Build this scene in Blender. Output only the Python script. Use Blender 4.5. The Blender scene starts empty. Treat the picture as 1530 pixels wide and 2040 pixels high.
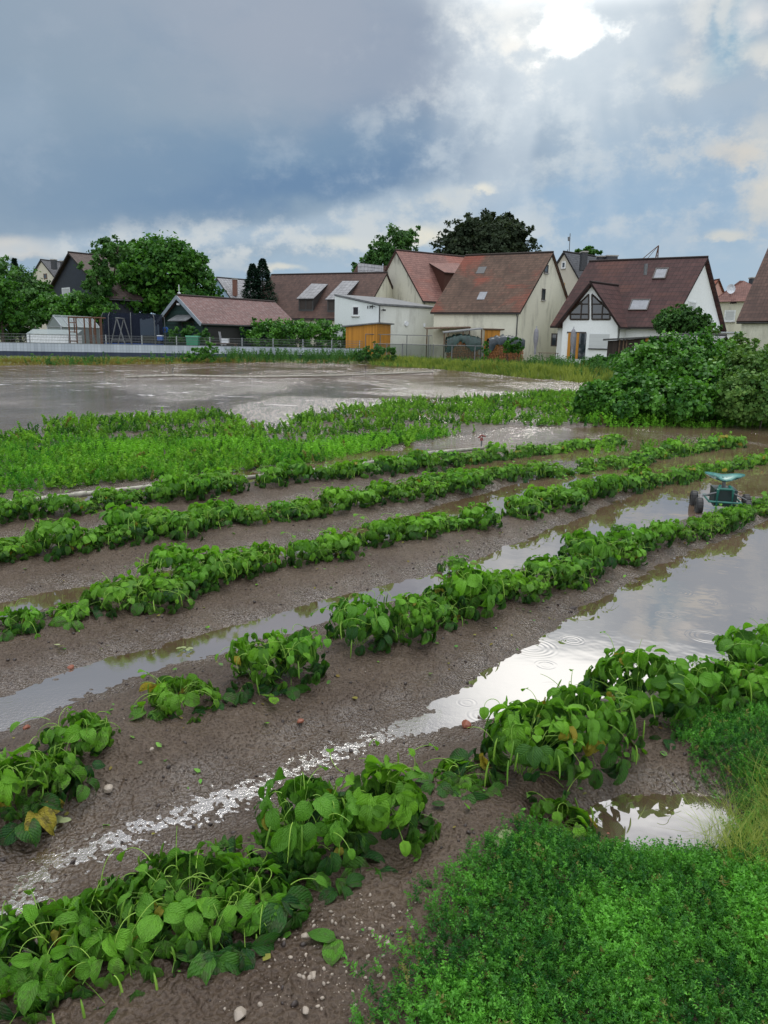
import bpy, math
import numpy as np
from mathutils import Vector, Matrix
rng = np.random.default_rng(7)
sc = bpy.context.scene
col = sc.collection
rad = math.radians

# ------------------------------------------------------------------ camera
EYE = 1.7
F = 1532.0
PIT = math.atan(341 / F)
ROLL = rad(1.3)
cam = bpy.data.cameras.new("camera")
camo = bpy.data.objects.new("camera", cam)
col.objects.link(camo)
CR = (Matrix.Rotation(math.pi / 2 - PIT, 3, 'X') @ Matrix.Rotation(ROLL, 3, 'Z'))
camo.matrix_world = Matrix.Translation((0, 0, EYE)) @ CR.to_4x4()
cam.sensor_fit = 'VERTICAL'
cam.sensor_height = 24
cam.lens = 24 * F / 2040
cam.clip_start = 0.05
cam.clip_end = 6000
sc.camera = camo
CRn = np.array(CR)


def ray(px, py):
    return CRn @ np.array([(px - 765) / F, -(py - 1020) / F, -1.0])


def G(px, py, z=0.0):
    d = ray(px, py)
    t = (z - EYE) / d[2]
    return np.array([d[0] * t, d[1] * t])


def at(px, py, Y):
    d = ray(px, py)
    t = Y / d[1]
    return np.array([d[0] * t, Y, EYE + d[2] * t])


def azel(px, py):
    d = ray(px, py)
    return math.atan2(d[0], d[1]), math.atan2(d[2], math.hypot(d[0], d[1]))


def project(P):
    q = (P - np.array([0, 0, EYE])) @ CRn
    return 765 + F * q[:, 0] / -q[:, 2], 1020 - F * q[:, 1] / -q[:, 2]


# ------------------------------------------------------------------ node helper
class NT:
    def __init__(s, tree):
        s.t = tree

    def new(s, kind, **kw):
        n = s.t.nodes.new(kind)
        for k, v in kw.items():
            setattr(n, k, v)
        return n

    def put(s, sock, v):
        if isinstance(v, bpy.types.NodeSocket):
            s.t.links.new(v, sock)
        elif v is not None:
            sock.default_value = v

    def m(s, op, a, b=None, c=None, clamp=False):
        n = s.new('ShaderNodeMath', operation=op)
        n.use_clamp = clamp
        s.put(n.inputs[0], a)
        if b is not None:
            s.put(n.inputs[1], b)
        if c is not None:
            s.put(n.inputs[2], c)
        return n.outputs[0]

    def mix(s, f, a, b, mode='MIX'):
        n = s.new('ShaderNodeMix', data_type='RGBA', blend_type=mode)
        s.put(n.inputs[0], f)
        for i, v in ((6, a), (7, b)):
            if isinstance(v, (tuple, list)) and len(v) == 3:
                v = (*v, 1)
            s.put(n.inputs[i], v)
        return n.outputs[2]

    def mr(s, v, a, b, c=0.0, d=1.0, smooth=True):
        n = s.new('ShaderNodeMapRange')
        n.interpolation_type = 'SMOOTHSTEP' if smooth else 'LINEAR'
        s.put(n.inputs[0], v)
        for i, x in enumerate((a, b, c, d)):
            s.put(n.inputs[1 + i], x)
        return n.outputs[0]

    def noise(s, vec, scale, detail=4, rough=.55, dist=0.0, color=False):
        n = s.new('ShaderNodeTexNoise')
        if vec is not None:
            s.put(n.inputs['Vector'], vec)
        n.inputs['Scale'].default_value = scale
        n.inputs['Detail'].default_value = detail
        n.inputs['Roughness'].default_value = rough
        n.inputs['Distortion'].default_value = dist
        return n.outputs['Color' if color else 'Fac']

    def xyz(s, x, y, z):
        n = s.new('ShaderNodeCombineXYZ')
        s.put(n.inputs[0], x); s.put(n.inputs[1], y); s.put(n.inputs[2], z)
        return n.outputs[0]

    def sep(s, v):
        n = s.new('ShaderNodeSeparateXYZ')
        s.put(n.inputs[0], v)
        return n.outputs

    def scale(s, v, x):
        n = s.new('ShaderNodeVectorMath', operation='MULTIPLY')
        s.put(n.inputs[0], v)
        n.inputs[1].default_value = x
        return n.outputs[0]

    def bump(s, h, strength, dist, normal=None):
        n = s.new('ShaderNodeBump')
        n.inputs['Strength'].default_value = strength
        n.inputs['Distance'].default_value = dist
        s.put(n.inputs['Height'], h)
        if normal is not None:
            s.put(n.inputs['Normal'], normal)
        return n.outputs[0]


def srgb(r, g, b):
    f = lambda c: ((c / 255 + .055) / 1.055) ** 2.4 if c > 10 else c / 255 / 12.92
    return (f(r), f(g), f(b))


# ------------------------------------------------------------------ sky
SUN_AZ, SUN_EL = 13.0, 55.0
world = bpy.data.worlds.new("World")
sc.world = world
world.use_nodes = True
wt = world.node_tree
wt.nodes.clear()
W = NT(wt)
tc = W.new('ShaderNodeTexCoord').outputs['Generated']
dx, dy, dz = W.sep(tc)
az = W.m('ARCTAN2', dx, dy)
el = W.m('ARCSINE', dz)
nv = W.xyz(W.m('MULTIPLY', az, 1.0), W.m('MULTIPLY', el, 2.0), 0.3)
nA = W.noise(nv, 4.0, 6, .55)
nB = W.noise(W.xyz(az, W.m('MULTIPLY', el, 1.3), 4.7), 16.0, 8, .62)
nC = W.noise(W.xyz(az, W.m('MULTIPLY', el, 1.8), 9.1), 7.0, 6, .6)
nAc = W.m('SUBTRACT', nA, .5)
nBc = W.m('SUBTRACT', nB, .5)
nCc = W.m('SUBTRACT', nC, .5)
azd = W.m('ADD', az, W.m('MULTIPLY', nCc, .16))
eld = W.m('ADD', el, W.m('ADD', W.m('MULTIPLY', nAc, .10), W.m('MULTIPLY', nBc, .035)))


azf = W.m('ADD', az, W.m('MULTIPLY', nCc, .05))
elf = W.m('ADD', el, W.m('ADD', W.m('MULTIPLY', nAc, .03), W.m('MULTIPLY', nBc, .03)))


def blob(px, py, rx_, ry_, soft=.6, rag=0.0, rot=0.0, fine=False):
    a, e = azel(px, py)
    u = W.m('SUBTRACT', azf if fine else azd, a)
    v = W.m('SUBTRACT', elf if fine else eld, e)
    if rot:
        c_, s_ = math.cos(rot), math.sin(rot)
        u, v = (W.m('ADD', W.m('MULTIPLY', u, c_), W.m('MULTIPLY', v, s_)),
                W.m('SUBTRACT', W.m('MULTIPLY', v, c_), W.m('MULTIPLY', u, s_)))
    u = W.m('MULTIPLY', u, F / rx_)
    v = W.m('MULTIPLY', v, F / ry_)
    d = W.m('SQRT', W.m('ADD', W.m('MULTIPLY', u, u), W.m('MULTIPLY', v, v)))
    if rag:
        d = W.m('ADD', d, W.m('MULTIPLY', nBc, -rag * 3))
    return W.mr(d, 1 + soft, 1 - soft)


sky = W.new('ShaderNodeTexSky', sky_type='NISHITA')
sky.sun_disc = False
sky.sun_elevation = rad(SUN_EL)
sky.sun_rotation = rad(SUN_AZ)
nish = W.mix(1.0, sky.outputs[0], (.10, .10, .10), 'MULTIPLY')
low = W.mr(el, .02, .14)
c = W.mix(low, srgb(152, 184, 210), srgb(163, 186, 206))
c = W.mix(W.m('MULTIPLY', W.mr(nC, .35, .7), .6), c, srgb(176, 192, 206))
c = W.mix(.05, c, nish)


def layer(c, w, rgb, k=1.0, mul=1.0):
    if k != 1.0:
        w = W.m('MULTIPLY', w, k)
    return W.mix(w, c, tuple(x * mul for x in srgb(*rgb)))


c = layer(c, blob(1250, 370, 330, 90, .7), (146, 178, 207), .8)
c = layer(c, blob(1450, 60, 330, 200, .8), (172, 186, 200), .7)
# the great dark cloud, paler at the top, darkest along its lower edge
c = layer(c, blob(300, 138, 760, 335, .30, .10, rot=.12), (146, 166, 184))
c = layer(c, blob(620, 60, 420, 120, .8), (164, 172, 187), .75)
c = layer(c, blob(860, 210, 190, 130, .8), (148, 162, 182), .7)
c = layer(c, blob(90, 140, 260, 120, .9), (142, 161, 180), .6)
c = layer(c, blob(560, 335, 400, 74, .55, .1, rot=.17), (118, 147, 176), .88)
c = layer(c, blob(230, 360, 300, 78, .8, .1), (124, 150, 176), .65)
c = layer(c, blob(620, 350, 230, 34, .7, rot=.17), (100, 132, 168), .6)
c = layer(c, blob(20, 250, 70, 60, .8, .4), (150, 170, 190), .6)
c = layer(c, W.mr(nB, .5, .8), (172, 184, 198), .22)
c = layer(c, W.mr(nC, .5, .3), (122, 147, 175), .16)
# paler band under the dark cloud
c = layer(c, blob(30, 492, 90, 20, .5, .6, fine=True), (216, 212, 204), .95)
c = layer(c, blob(420, 475, 400, 20, .8, .6, rot=.1, fine=True), (172, 191, 208), .8)
c = layer(c, blob(810, 415, 200, 30, .8, .9, rot=.2, fine=True), (178, 195, 210), .8)
c = layer(c, blob(900, 392, 70, 16, .8, 2.0, rot=.2, fine=True), (214, 216, 212), .8)
c = layer(c, blob(955, 375, 20, 12, .6, 1.6, fine=True), (244, 236, 214), .9)
c = layer(c, blob(700, 485, 60, 10, .8, 1.5, fine=True), (226, 226, 216), .8)
c = layer(c, blob(850, 475, 50, 24, .6, 1.2, fine=True), (232, 228, 212), .9)
c = layer(c, blob(560, 542, 40, 7, .7, 1.0, fine=True), (222, 220, 208), .8)
c = layer(c, W.m('MULTIPLY', blob(1180, 400, 420, 130, .8, .5), W.mr(nB, .40, .66)), (184, 199, 212), .7)
c = layer(c, W.m('MULTIPLY', blob(560, 480, 480, 46, .7, .5, rot=.08), W.mr(nB, .44, .60)), (206, 212, 214), .8)
c = layer(c, W.m('MULTIPLY', blob(1300, 90, 330, 150, .8, .5), W.mr(nB, .46, .62)), (212, 218, 220), .6)
# right side broken clouds
c = layer(c, W.m('MULTIPLY', blob(1460, 230, 130, 170, .7), W.mr(nB, .50, .60)), (196, 203, 208), 0.41)
c = layer(c, blob(1465, 75, 34, 50, .9, .6, fine=True), (132, 176, 202), 0.61)
c = layer(c, blob(1515, 38, 22, 22, .9, .9, fine=True), (246, 242, 236), 0.65)
c = layer(c, blob(1408, 30, 16, 44, .9, 1.4, rot=-.4, fine=True), (228, 228, 224), 0.61)
c = layer(c, blob(1462, 30, 10, 34, .9, 1.4, fine=True), (228, 228, 224), 0.61)
c = layer(c, blob(1355, 115, 34, 18, .9, 1.6, fine=True), (220, 220, 216), 0.58)
c = layer(c, blob(1345, 172, 30, 13, .9, 1.3, fine=True), (236, 234, 226), 0.54)
c = layer(c, blob(1295, 158, 20, 10, .9, 1.3, fine=True), (236, 234, 226), 0.61)
c = layer(c, blob(1250, 140, 24, 12, .6, 1.4, fine=True), (224, 226, 222), 0.58)
c = layer(c, blob(1512, 110, 24, 22, .9, 1.4, fine=True), (238, 234, 224), 0.61)
c = layer(c, blob(1515, 262, 34, 40, .9, 1.5, fine=True), (222, 218, 208), 0.51)
c = layer(c, blob(1455, 310, 26, 16, .9, 1.5, fine=True), (212, 206, 196), 0.58)
c = layer(c, blob(1518, 415, 34, 30, .9, 1.5, fine=True), (224, 216, 200), 0.51)
c = layer(c, blob(1440, 474, 34, 9, .6, 1.3, fine=True), (226, 220, 204), 0.58)
# glow round the opening, light shafts, and the opening itself
a0, e0 = azel(1125, 55)
du = W.m('SUBTRACT', az, a0)
dv = W.m('SUBTRACT', el, e0)
rr = W.m('SQRT', W.m('ADD', W.m('MULTIPLY', du, du), W.m('MULTIPLY', dv, dv)))
ang = W.m('ARCTAN2', W.m('ADD', du, W.m('MULTIPLY', nAc, .02)), W.m('ADD', W.m('MULTIPLY', dv, -1.0), .16))
shaft = W.noise(W.xyz(ang, W.m('MULTIPLY', rr, .5), 5.2), 5.5, 2, .45)
wsh = W.m('MULTIPLY', W.mr(shaft, .42, .66), W.m('MULTIPLY', W.mr(rr, .02, .10), W.mr(rr, .30, .08)))
wsh = W.m('MULTIPLY', wsh, W.mr(W.m('ABSOLUTE', ang), .8, .3))
c = layer(c, W.mr(rr, .17, .02), (206, 220, 230), .8)
c = layer(c, wsh, (208, 219, 228), .62)
c = layer(c, blob(1110, 80, 150, 90, 1.0, .6, fine=True), (226, 234, 240), .75)
c = layer(c, blob(1085, 75, 90, 46, .8, 1.6, fine=True), (250, 251, 248), .9)
c = layer(c, blob(1135, 72, 60, 34, .8, 1.5, fine=True), (255, 255, 250), 1.0, 1.7)
c = layer(c, blob(1025, 98, 24, 12, .9, 1.6, fine=True), (252, 251, 246), .9)
c = layer(c, blob(1040, 20, 24, 18, .9, 1.8, fine=True), (240, 243, 243), .7)
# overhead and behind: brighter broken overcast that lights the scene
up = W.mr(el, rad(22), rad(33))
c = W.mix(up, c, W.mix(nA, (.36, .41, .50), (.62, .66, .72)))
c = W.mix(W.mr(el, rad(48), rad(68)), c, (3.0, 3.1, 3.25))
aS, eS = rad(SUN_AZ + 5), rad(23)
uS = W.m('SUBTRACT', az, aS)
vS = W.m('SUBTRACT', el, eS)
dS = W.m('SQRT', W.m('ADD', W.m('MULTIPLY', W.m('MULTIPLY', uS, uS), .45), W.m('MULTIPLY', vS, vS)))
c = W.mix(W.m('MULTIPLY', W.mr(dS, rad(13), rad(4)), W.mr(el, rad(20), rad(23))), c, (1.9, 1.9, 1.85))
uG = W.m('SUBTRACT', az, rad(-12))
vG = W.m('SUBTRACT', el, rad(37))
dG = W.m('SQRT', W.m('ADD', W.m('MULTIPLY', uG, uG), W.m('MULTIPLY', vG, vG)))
c = W.mix(W.mr(dG, rad(13), rad(5)), c, (1.35, 1.35, 1.35))  # unseen bright sky patch added to give the near furrow its glints
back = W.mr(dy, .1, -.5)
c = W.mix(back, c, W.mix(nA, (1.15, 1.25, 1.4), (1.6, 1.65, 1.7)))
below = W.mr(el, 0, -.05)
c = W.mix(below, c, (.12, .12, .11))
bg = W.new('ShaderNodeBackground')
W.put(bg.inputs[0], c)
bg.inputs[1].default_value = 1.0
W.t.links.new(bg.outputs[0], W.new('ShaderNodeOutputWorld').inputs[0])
world.cycles.sampling_method = 'MANUAL'
world.cycles.sample_map_resolution = 1024

sl = bpy.data.lights.new("sun", 'SUN')
sl.energy = 1.0
sl.angle = rad(14)
sl.color = (1, .96, .88)
so = bpy.data.objects.new("sun", sl)
col.objects.link(so)
sd = Vector((math.sin(rad(SUN_AZ)) * math.cos(rad(SUN_EL)), math.cos(rad(SUN_AZ)) * math.cos(rad(SUN_EL)), math.sin(rad(SUN_EL))))
so.rotation_euler = (-sd).to_track_quat('-Z', 'Y').to_euler()

sc.view_settings.view_transform = 'Standard'
sc.view_settings.look = 'None'
sc.view_settings.exposure = 0.0
sc.view_settings.gamma = 1.0
sc.cycles.max_bounces = 6
sc.cycles.diffuse_bounces = 3
sc.cycles.glossy_bounces = 3
sc.cycles.transmission_bounces = 3
sc.cycles.transparent_max_bounces = 6
sc.cycles.sample_clamp_indirect = 4.0
sc.cycles.use_denoising = True

# ------------------------------------------------------------------ object helpers


def tag(o, label=None, cat=None, group=None, kind=None):
    if label: o['label'] = label
    if cat: o['category'] = cat
    if group: o['group'] = group
    if kind: o['kind'] = kind
    return o


def link(o, parent=None):
    col.objects.link(o)
    if parent is not None:
        o.parent = parent
    return o


def thing(name, loc, label, cat, group=None, rz=0.0):
    o = bpy.data.objects.new(name, None)
    o.empty_display_size = .1
    o.location = loc
    o.rotation_euler = (0, 0, rz)
    link(o)
    return tag(o, label, cat, group)


def mesh_np(name, V, faces, mat, smooth=False, uv=None, rnd=None):
    """faces: list of int arrays, each (n, k)"""
    me = bpy.data.meshes.new(name)
    V = np.asarray(V, dtype=np.float32)
    faces = [np.asarray(f, dtype=np.int32) for f in faces if len(f)]
    nl = sum(f.size for f in faces)
    npoly = sum(len(f) for f in faces)
    me.vertices.add(len(V))
    me.vertices.foreach_set('co', V.ravel())
    me.loops.add(nl)
    me.loops.foreach_set('vertex_index', np.concatenate([f.ravel() for f in faces]))
    me.polygons.add(npoly)
    tot = np.concatenate([np.full(len(f), f.shape[1], dtype=np.int32) for f in faces])
    st = np.concatenate([[0], np.cumsum(tot)[:-1]]).astype(np.int32)
    me.polygons.foreach_set('loop_start', st)
    if smooth:
        me.polygons.foreach_set('use_smooth', np.ones(npoly, dtype=bool))
    if uv is not None:
        l = me.uv_layers.new(name='UVMap')
        li = np.concatenate([f.ravel() for f in faces])
        l.data.foreach_set('uv', np.asarray(uv, dtype=np.float32)[li].ravel())
    if rnd is not None:
        a = me.attributes.new('rnd', 'FLOAT', 'POINT')
        a.data.foreach_set('value', np.asarray(rnd, dtype=np.float32))
    me.update(calc_edges=True)
    me.validate()
    me.materials.append(mat)
    return me


def obj(name, me, parent=None, loc=None):
    o = bpy.data.objects.new(name, me)
    link(o, parent)
    if loc is not None:
        o.location = loc
    return o


class MB:
    """polygon soup -> one mesh object; uv in metres for walls and roofs"""

    def __init__(s):
        s.v = []; s.f = []; s.u = []

    def poly(s, pts, uv=None):
        b = len(s.v)
        s.v += [tuple(map(float, p)) for p in pts]
        s.u += [tuple(q) for q in uv] if uv is not None else [(0, 0)] * len(pts)
        s.f.append(list(range(b, b + len(pts))))

    def slab(s, pts, off, uv=None):
        """planar polygon extruded by the vector off (closed solid)"""
        pts = [np.array(p, float) for p in pts]
        off = np.array(off, float)
        q = [p + off for p in pts]
        s.poly(pts, uv)
        s.poly(q[::-1], uv[::-1] if uv is not None else None)
        n = len(pts)
        for i in range(n):
            j = (i + 1) % n
            s.poly([pts[j], pts[i], q[i], q[j]])
        return s

    def box(s, c, e1, e2, e3):
        """box centred on c with half-extent vectors"""
        c, e1, e2, e3 = (np.array(x, float) for x in (c, e1, e2, e3))
        return s.slab([c - e1 - e2 - e3, c + e1 - e2 - e3, c + e1 + e2 - e3, c - e1 + e2 - e3], 2 * e3)

    def bx(s, x0, x1, y0, y1, z0, z1):
        return s.box(((x0 + x1) / 2, (y0 + y1) / 2, (z0 + z1) / 2), ((x1 - x0) / 2, 0, 0), (0, (y1 - y0) / 2, 0), (0, 0, (z1 - z0) / 2))

    def tube(s, pts, r, n=6, r1=None):
        V, Fc = tube(np.array(pts, float), r, n, r1)
        b = len(s.v)
        s.v += [tuple(p) for p in V.tolist()]
        s.u += [(0, 0)] * len(V)
        s.f += [[b + i for i in f] for f in Fc.tolist()]
        s.f.append([b + i for i in range(n)][::-1])
        s.f.append([b + len(V) - n + i for i in range(n)])
        return s

    def build(s, name, mat, parent=None, origin=(0, 0, 0), smooth=False):
        me = bpy.data.meshes.new(name)
        o = np.array(origin, float)
        me.from_pydata([tuple(np.array(p) - o) for p in s.v], [], s.f)
        l = me.uv_layers.new(name='UVMap')
        idx = [i for f in s.f for i in f]
        l.data.foreach_set('uv', np.array([s.u[i] for i in idx], dtype=np.float32).ravel())
        if smooth:
            me.polygons.foreach_set('use_smooth', np.ones(len(s.f), dtype=bool))
        me.materials.append(mat)
        me.update()
        return obj(name, me, parent)


def tube(P, r, n=5, r1=None):
    m = len(P)
    rs = np.full(m, r) if r1 is None else np.linspace(r, r1, m)
    T = np.gradient(P, axis=0)
    T /= np.linalg.norm(T, axis=1, keepdims=True) + 1e-9
    ref = np.array([0, 0, 1.0]) if abs(T[:, 2]).mean() < .8 else np.array([1.0, 0, 0])
    A = np.cross(T, ref)
    A /= np.linalg.norm(A, axis=1, keepdims=True) + 1e-9
    B = np.cross(T, A)
    th = np.arange(n) / n * 2 * math.pi
    V = P[:, None] + rs[:, None, None] * (A[:, None] * np.cos(th)[None, :, None] + B[:, None] * np.sin(th)[None, :, None])
    i = np.arange(m - 1)[:, None] * n
    k = np.arange(n)[None]
    k2 = (k + 1) % n
    Fc = np.stack([i + k, i + k2, i + n + k2, i + n + k], -1).reshape(-1, 4)
    return V.reshape(-1, 3), Fc


class Acc:
    """accumulates numpy pieces with per-vertex rnd and uv"""

    def __init__(s):
        s.V = []; s.F = {}; s.n = 0; s.R = []; s.U = []

    def add(s, V, Fc, rnd=0.5, uv=None):
        s.V.append(V)
        Fc = np.asarray(Fc)
        s.F.setdefault(Fc.shape[1], []).append(Fc + s.n)
        s.n += len(V)
        s.R.append(np.broadcast_to(np.asarray(rnd, float), (len(V),)))
        s.U.append(np.zeros((len(V), 2)) if uv is None else uv)

    def mesh(s, name, mat, smooth=True):
        return mesh_np(name, np.concatenate(s.V), [np.concatenate(f) for f in s.F.values()], mat, smooth, np.concatenate(s.U), np.concatenate(s.R))


def unit(a):
    return a / (np.linalg.norm(a, axis=-1, keepdims=True) + 1e-9)


def frames(fwd, up):
    """rotation matrices whose columns are side, fwd, normal"""
    fwd = unit(fwd)
    side = unit(np.cross(fwd, up))
    nrm = np.cross(side, fwd)
    return np.stack([side, fwd, nrm], -1)


def scatter(acc, tpl, P, Rm, S, rnd):
    """copies of the template (V, F, uv) at P with rotations Rm (m,3,3) and scales S (m,) or (m,3)"""
    V, Fc, uv = tpl
    S = np.asarray(S, float)
    if S.ndim == 1:
        S = S[:, None]
    X = V[None] * S[:, None, :] if S.shape[1] == 3 else V[None] * S[:, None]
    X = np.einsum('mij,mnj->mni', Rm, X) + P[:, None]
    m, n = len(P), len(V)
    Fa = (Fc[None] + (np.arange(m) * n)[:, None, None]).reshape(-1, Fc.shape[1])
    acc.add(X.reshape(-1, 3), Fa, np.repeat(rnd, n), np.tile(uv, (m, 1)))


def rotz(a):
    c_, s_ = np.cos(a), np.sin(a)
    z, o = np.zeros_like(a), np.ones_like(a)
    return np.stack([np.stack([c_, -s_, z], -1), np.stack([s_, c_, z], -1), np.stack([z, z, o], -1)], -2)


def rand_rot(m, r=rng):
    q = unit(r.normal(size=(m, 4)))
    w, x, y, z = q.T
    return np.stack([1 - 2 * (y * y + z * z), 2 * (x * y - z * w), 2 * (x * z + y * w),
                     2 * (x * y + z * w), 1 - 2 * (x * x + z * z), 2 * (y * z - x * w),
                     2 * (x * z - y * w), 2 * (y * z + x * w), 1 - 2 * (x * x + y * y)], -1).reshape(m, 3, 3)


# value noise on the ground plane
_tab = np.random.default_rng(3).random((512, 512))


def vnoise(x, y):
    xi, yi = np.floor(x).astype(int), np.floor(y).astype(int)
    fx, fy = x - xi, y - yi
    fx = fx * fx * (3 - 2 * fx); fy = fy * fy * (3 - 2 * fy)
    g = lambda a, b: _tab[a % 512, b % 512]
    return ((g(xi, yi) * (1 - fx) + g(xi + 1, yi) * fx) * (1 - fy) + (g(xi, yi + 1) * (1 - fx) + g(xi + 1, yi + 1) * fx) * fy)


def fbm(x, y, o=4, s=1.0):
    r = 0; a = .5
    for k in range(o):
        r = r + a * (vnoise(x * s + 17.3 * k, y * s + 5.1 * k) - .5)
        s *= 2.03; a *= .55
    return r


# ------------------------------------------------------------------ materials
def newmat(name):
    m = bpy.data.materials.new(name)
    m.use_nodes = True
    m.node_tree.nodes.clear()
    return m, NT(m.node_tree)


def finish(n, shader):
    n.t.links.new(shader, n.new('ShaderNodeOutputMaterial').inputs[0])


def principled(n, colr, rough=.6, spec=.5, normal=None, metal=0.0, coat=0.0, coat_rough=.1):
    p = n.new('ShaderNodeBsdfPrincipled')
    if isinstance(colr, tuple) and len(colr) == 3:
        colr = (*colr, 1)
    n.put(p.inputs['Base Color'], colr)
    n.put(p.inputs['Roughness'], rough)
    n.put(p.inputs['Specular IOR Level'], spec)
    p.inputs['Metallic'].default_value = metal
    p.inputs['Coat Weight'].default_value = coat
    p.inputs['Coat Roughness'].default_value = coat_rough
    if normal is not None:
        n.put(p.inputs['Normal'], normal)
    return p.outputs[0]


def simple(name, rgb, rough=.6, var=.12, scale=6.0, metal=0.0, spec=.5, bump=0.0):
    m, n = newmat(name)
    tcn = n.new('ShaderNodeTexCoord').outputs['Object']
    f = n.noise(tcn, scale, 5, .6)
    lo = tuple(x * (1 - var) for x in rgb)
    hi = tuple(min(1, x * (1 + var)) for x in rgb)
    cc = n.mix(n.mr(f, .3, .7), lo, hi)
    nb = n.bump(f, bump, .02) if bump else None
    finish(n, principled(n, cc, rough, spec, nb, metal))
    return m


def leafmat(name, dark, light, trans=.35, rough=.5, spec=.4, veins=False, brown=None):
    m, n = newmat(name)
    at_ = n.new('ShaderNodeAttribute', attribute_name='rnd')
    r = at_.outputs['Fac']
    geo = n.new('ShaderNodeNewGeometry')
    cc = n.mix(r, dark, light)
    if brown is not None:
        cc = n.mix(n.mr(r, .955, .975), cc, brown)
    nrm = None
    if veins:
        uvn = n.new('ShaderNodeUVMap').outputs[0]
        ux, uy, _ = n.sep(uvn)
        au = n.m('ABSOLUTE', ux)
        mid = n.mr(au, .07, .015)
        ph = n.m('SUBTRACT', n.m('MULTIPLY', uy, 7.5), n.m('MULTIPLY', au, 3.2))
        tri = n.m('ABSOLUTE', n.m('SUBTRACT', n.m('FRACT', ph), .5))
        lat = n.mr(tri, .10, .0)
        vein = n.m('MAXIMUM', mid, n.m('MULTIPLY', lat, .75))
        pk = n.noise(uvn, 9.0, 2, .5)
        cc = n.mix(n.m('MULTIPLY', vein, .16), cc, tuple(min(1, x * 1.7 + .015) for x in light))
        hh = n.m('ADD', n.m('MULTIPLY', tri, .55), n.m('MULTIPLY', pk, 1.3))
        hh = n.m('SUBTRACT', hh, n.m('MULTIPLY', mid, .6))
        nrm = n.bump(hh, .9, .006)
        tob = n.new('ShaderNodeTexCoord').outputs['Object']
        spots = n.mr(n.noise(tob, 55.0, 2, .5), .70, .76)
        cc = n.mix(n.m('MULTIPLY', spots, .5), cc, (.05, .04, .015))
    if veins:
        oi = n.new('ShaderNodeObjectInfo').outputs['Random']
        cc = n.mix(n.m('MULTIPLY', oi, .38), cc, n.mix(1.0, cc, (2.1, 1.45, 1.0, 1), 'MULTIPLY'))
        gp = n.new('ShaderNodeNewGeometry').outputs['Position']
        gzz = n.sep(gp)[2]
        mudf = n.m('MULTIPLY', n.mr(gzz, .26, .10), n.mr(n.noise(gp, 38.0, 3, .6), .50, .60))
        cc = n.mix(n.m('MULTIPLY', mudf, .55), cc, (.075, .058, .038))
    p = principled(n, cc, rough, spec, nrm)
    t = n.new('ShaderNodeBsdfTranslucent')
    n.put(t.inputs[0], n.mix(1.0, cc, (1.25, 1.35, .55, 1), 'MULTIPLY'))
    if nrm is not None:
        n.put(t.inputs['Normal'], nrm)
    mx = n.new('ShaderNodeMixShader')
    mx.inputs[0].default_value = trans
    n.t.links.new(p, mx.inputs[1])
    n.t.links.new(t.outputs[0], mx.inputs[2])
    finish(n, mx.outputs[0])
    return m


def roofmat(name, rgb, rgb2, course=.33, across=.25, patch=None, patch_amt=.0, pale=0.0, rough=.55):
    m, n = newmat(name)
    uvn = n.new('ShaderNodeUVMap').outputs[0]
    ux, uy, _ = n.sep(uvn)
    fy = n.m('FRACT', n.m('DIVIDE', uy, course))
    fx = n.m('FRACT', n.m('DIVIDE', ux, across))
    line = n.mr(fy, .0, .22, 1.0, 0.0)
    lx = n.mr(n.m('ABSOLUTE', n.m('SUBTRACT', fx, .5)), .35, .5)
    cell = n.new('ShaderNodeTexWhiteNoise')
    n.put(cell.inputs['Vector'], n.xyz(n.m('FLOOR', n.m('DIVIDE', ux, across)), n.m('FLOOR', n.m('DIVIDE', uy, course)), 0.0))
    big = n.noise(uvn, .35, 6, .65)
    cc = n.mix(cell.outputs[0], rgb, rgb2)
    cc = n.mix(n.m('MULTIPLY', n.mr(big, .42, .66), .55), cc, tuple(x * .55 for x in rgb))
    if patch is not None:
        cc = n.mix(n.m('MULTIPLY', n.mr(n.noise(n.scale(uvn, (1, 1, 1)), .22, 4, .6, .6), .48, .62), patch_amt), cc, patch)
    if pale:
        cc = n.mix(n.m('MULTIPLY', n.mr(n.noise(uvn, 3.5, 4, .7), .52, .6), pale), cc, (.45, .45, .44))
    cc = n.mix(n.m('MULTIPLY', line, .8), cc, (.010, .008, .007))
    cc = n.mix(n.m('MULTIPLY', lx, .25), cc, (.012, .009, .008))
    hh = n.m('SUBTRACT', n.m('MULTIPLY', fy, -1.0), n.m('MULTIPLY', lx, .4))
    finish(n, principled(n, cc, max(rough, .6) + .1, .25, n.bump(hh, .6, .05)))
    return m


def plaster(name, rgb, stain=.35, dirt=(.16, .15, .12)):
    m, n = newmat(name)
    g = n.new('ShaderNodeNewGeometry').outputs['Position']
    v = n.scale(g, (1.2, 1.2, .35))
    s1 = n.noise(v, 1.0, 6, .65)
    s2 = n.noise(g, 9.0, 4, .6)
    cc = n.mix(n.mr(s2, .3, .7), tuple(x * .93 for x in rgb), rgb)
    cc = n.mix(n.m('MULTIPLY', n.mr(s1, .48, .72), stain), cc, dirt)
    finish(n, principled(n, cc, .85, .2, n.bump(s2, .2, .02)))
    return m


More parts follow.
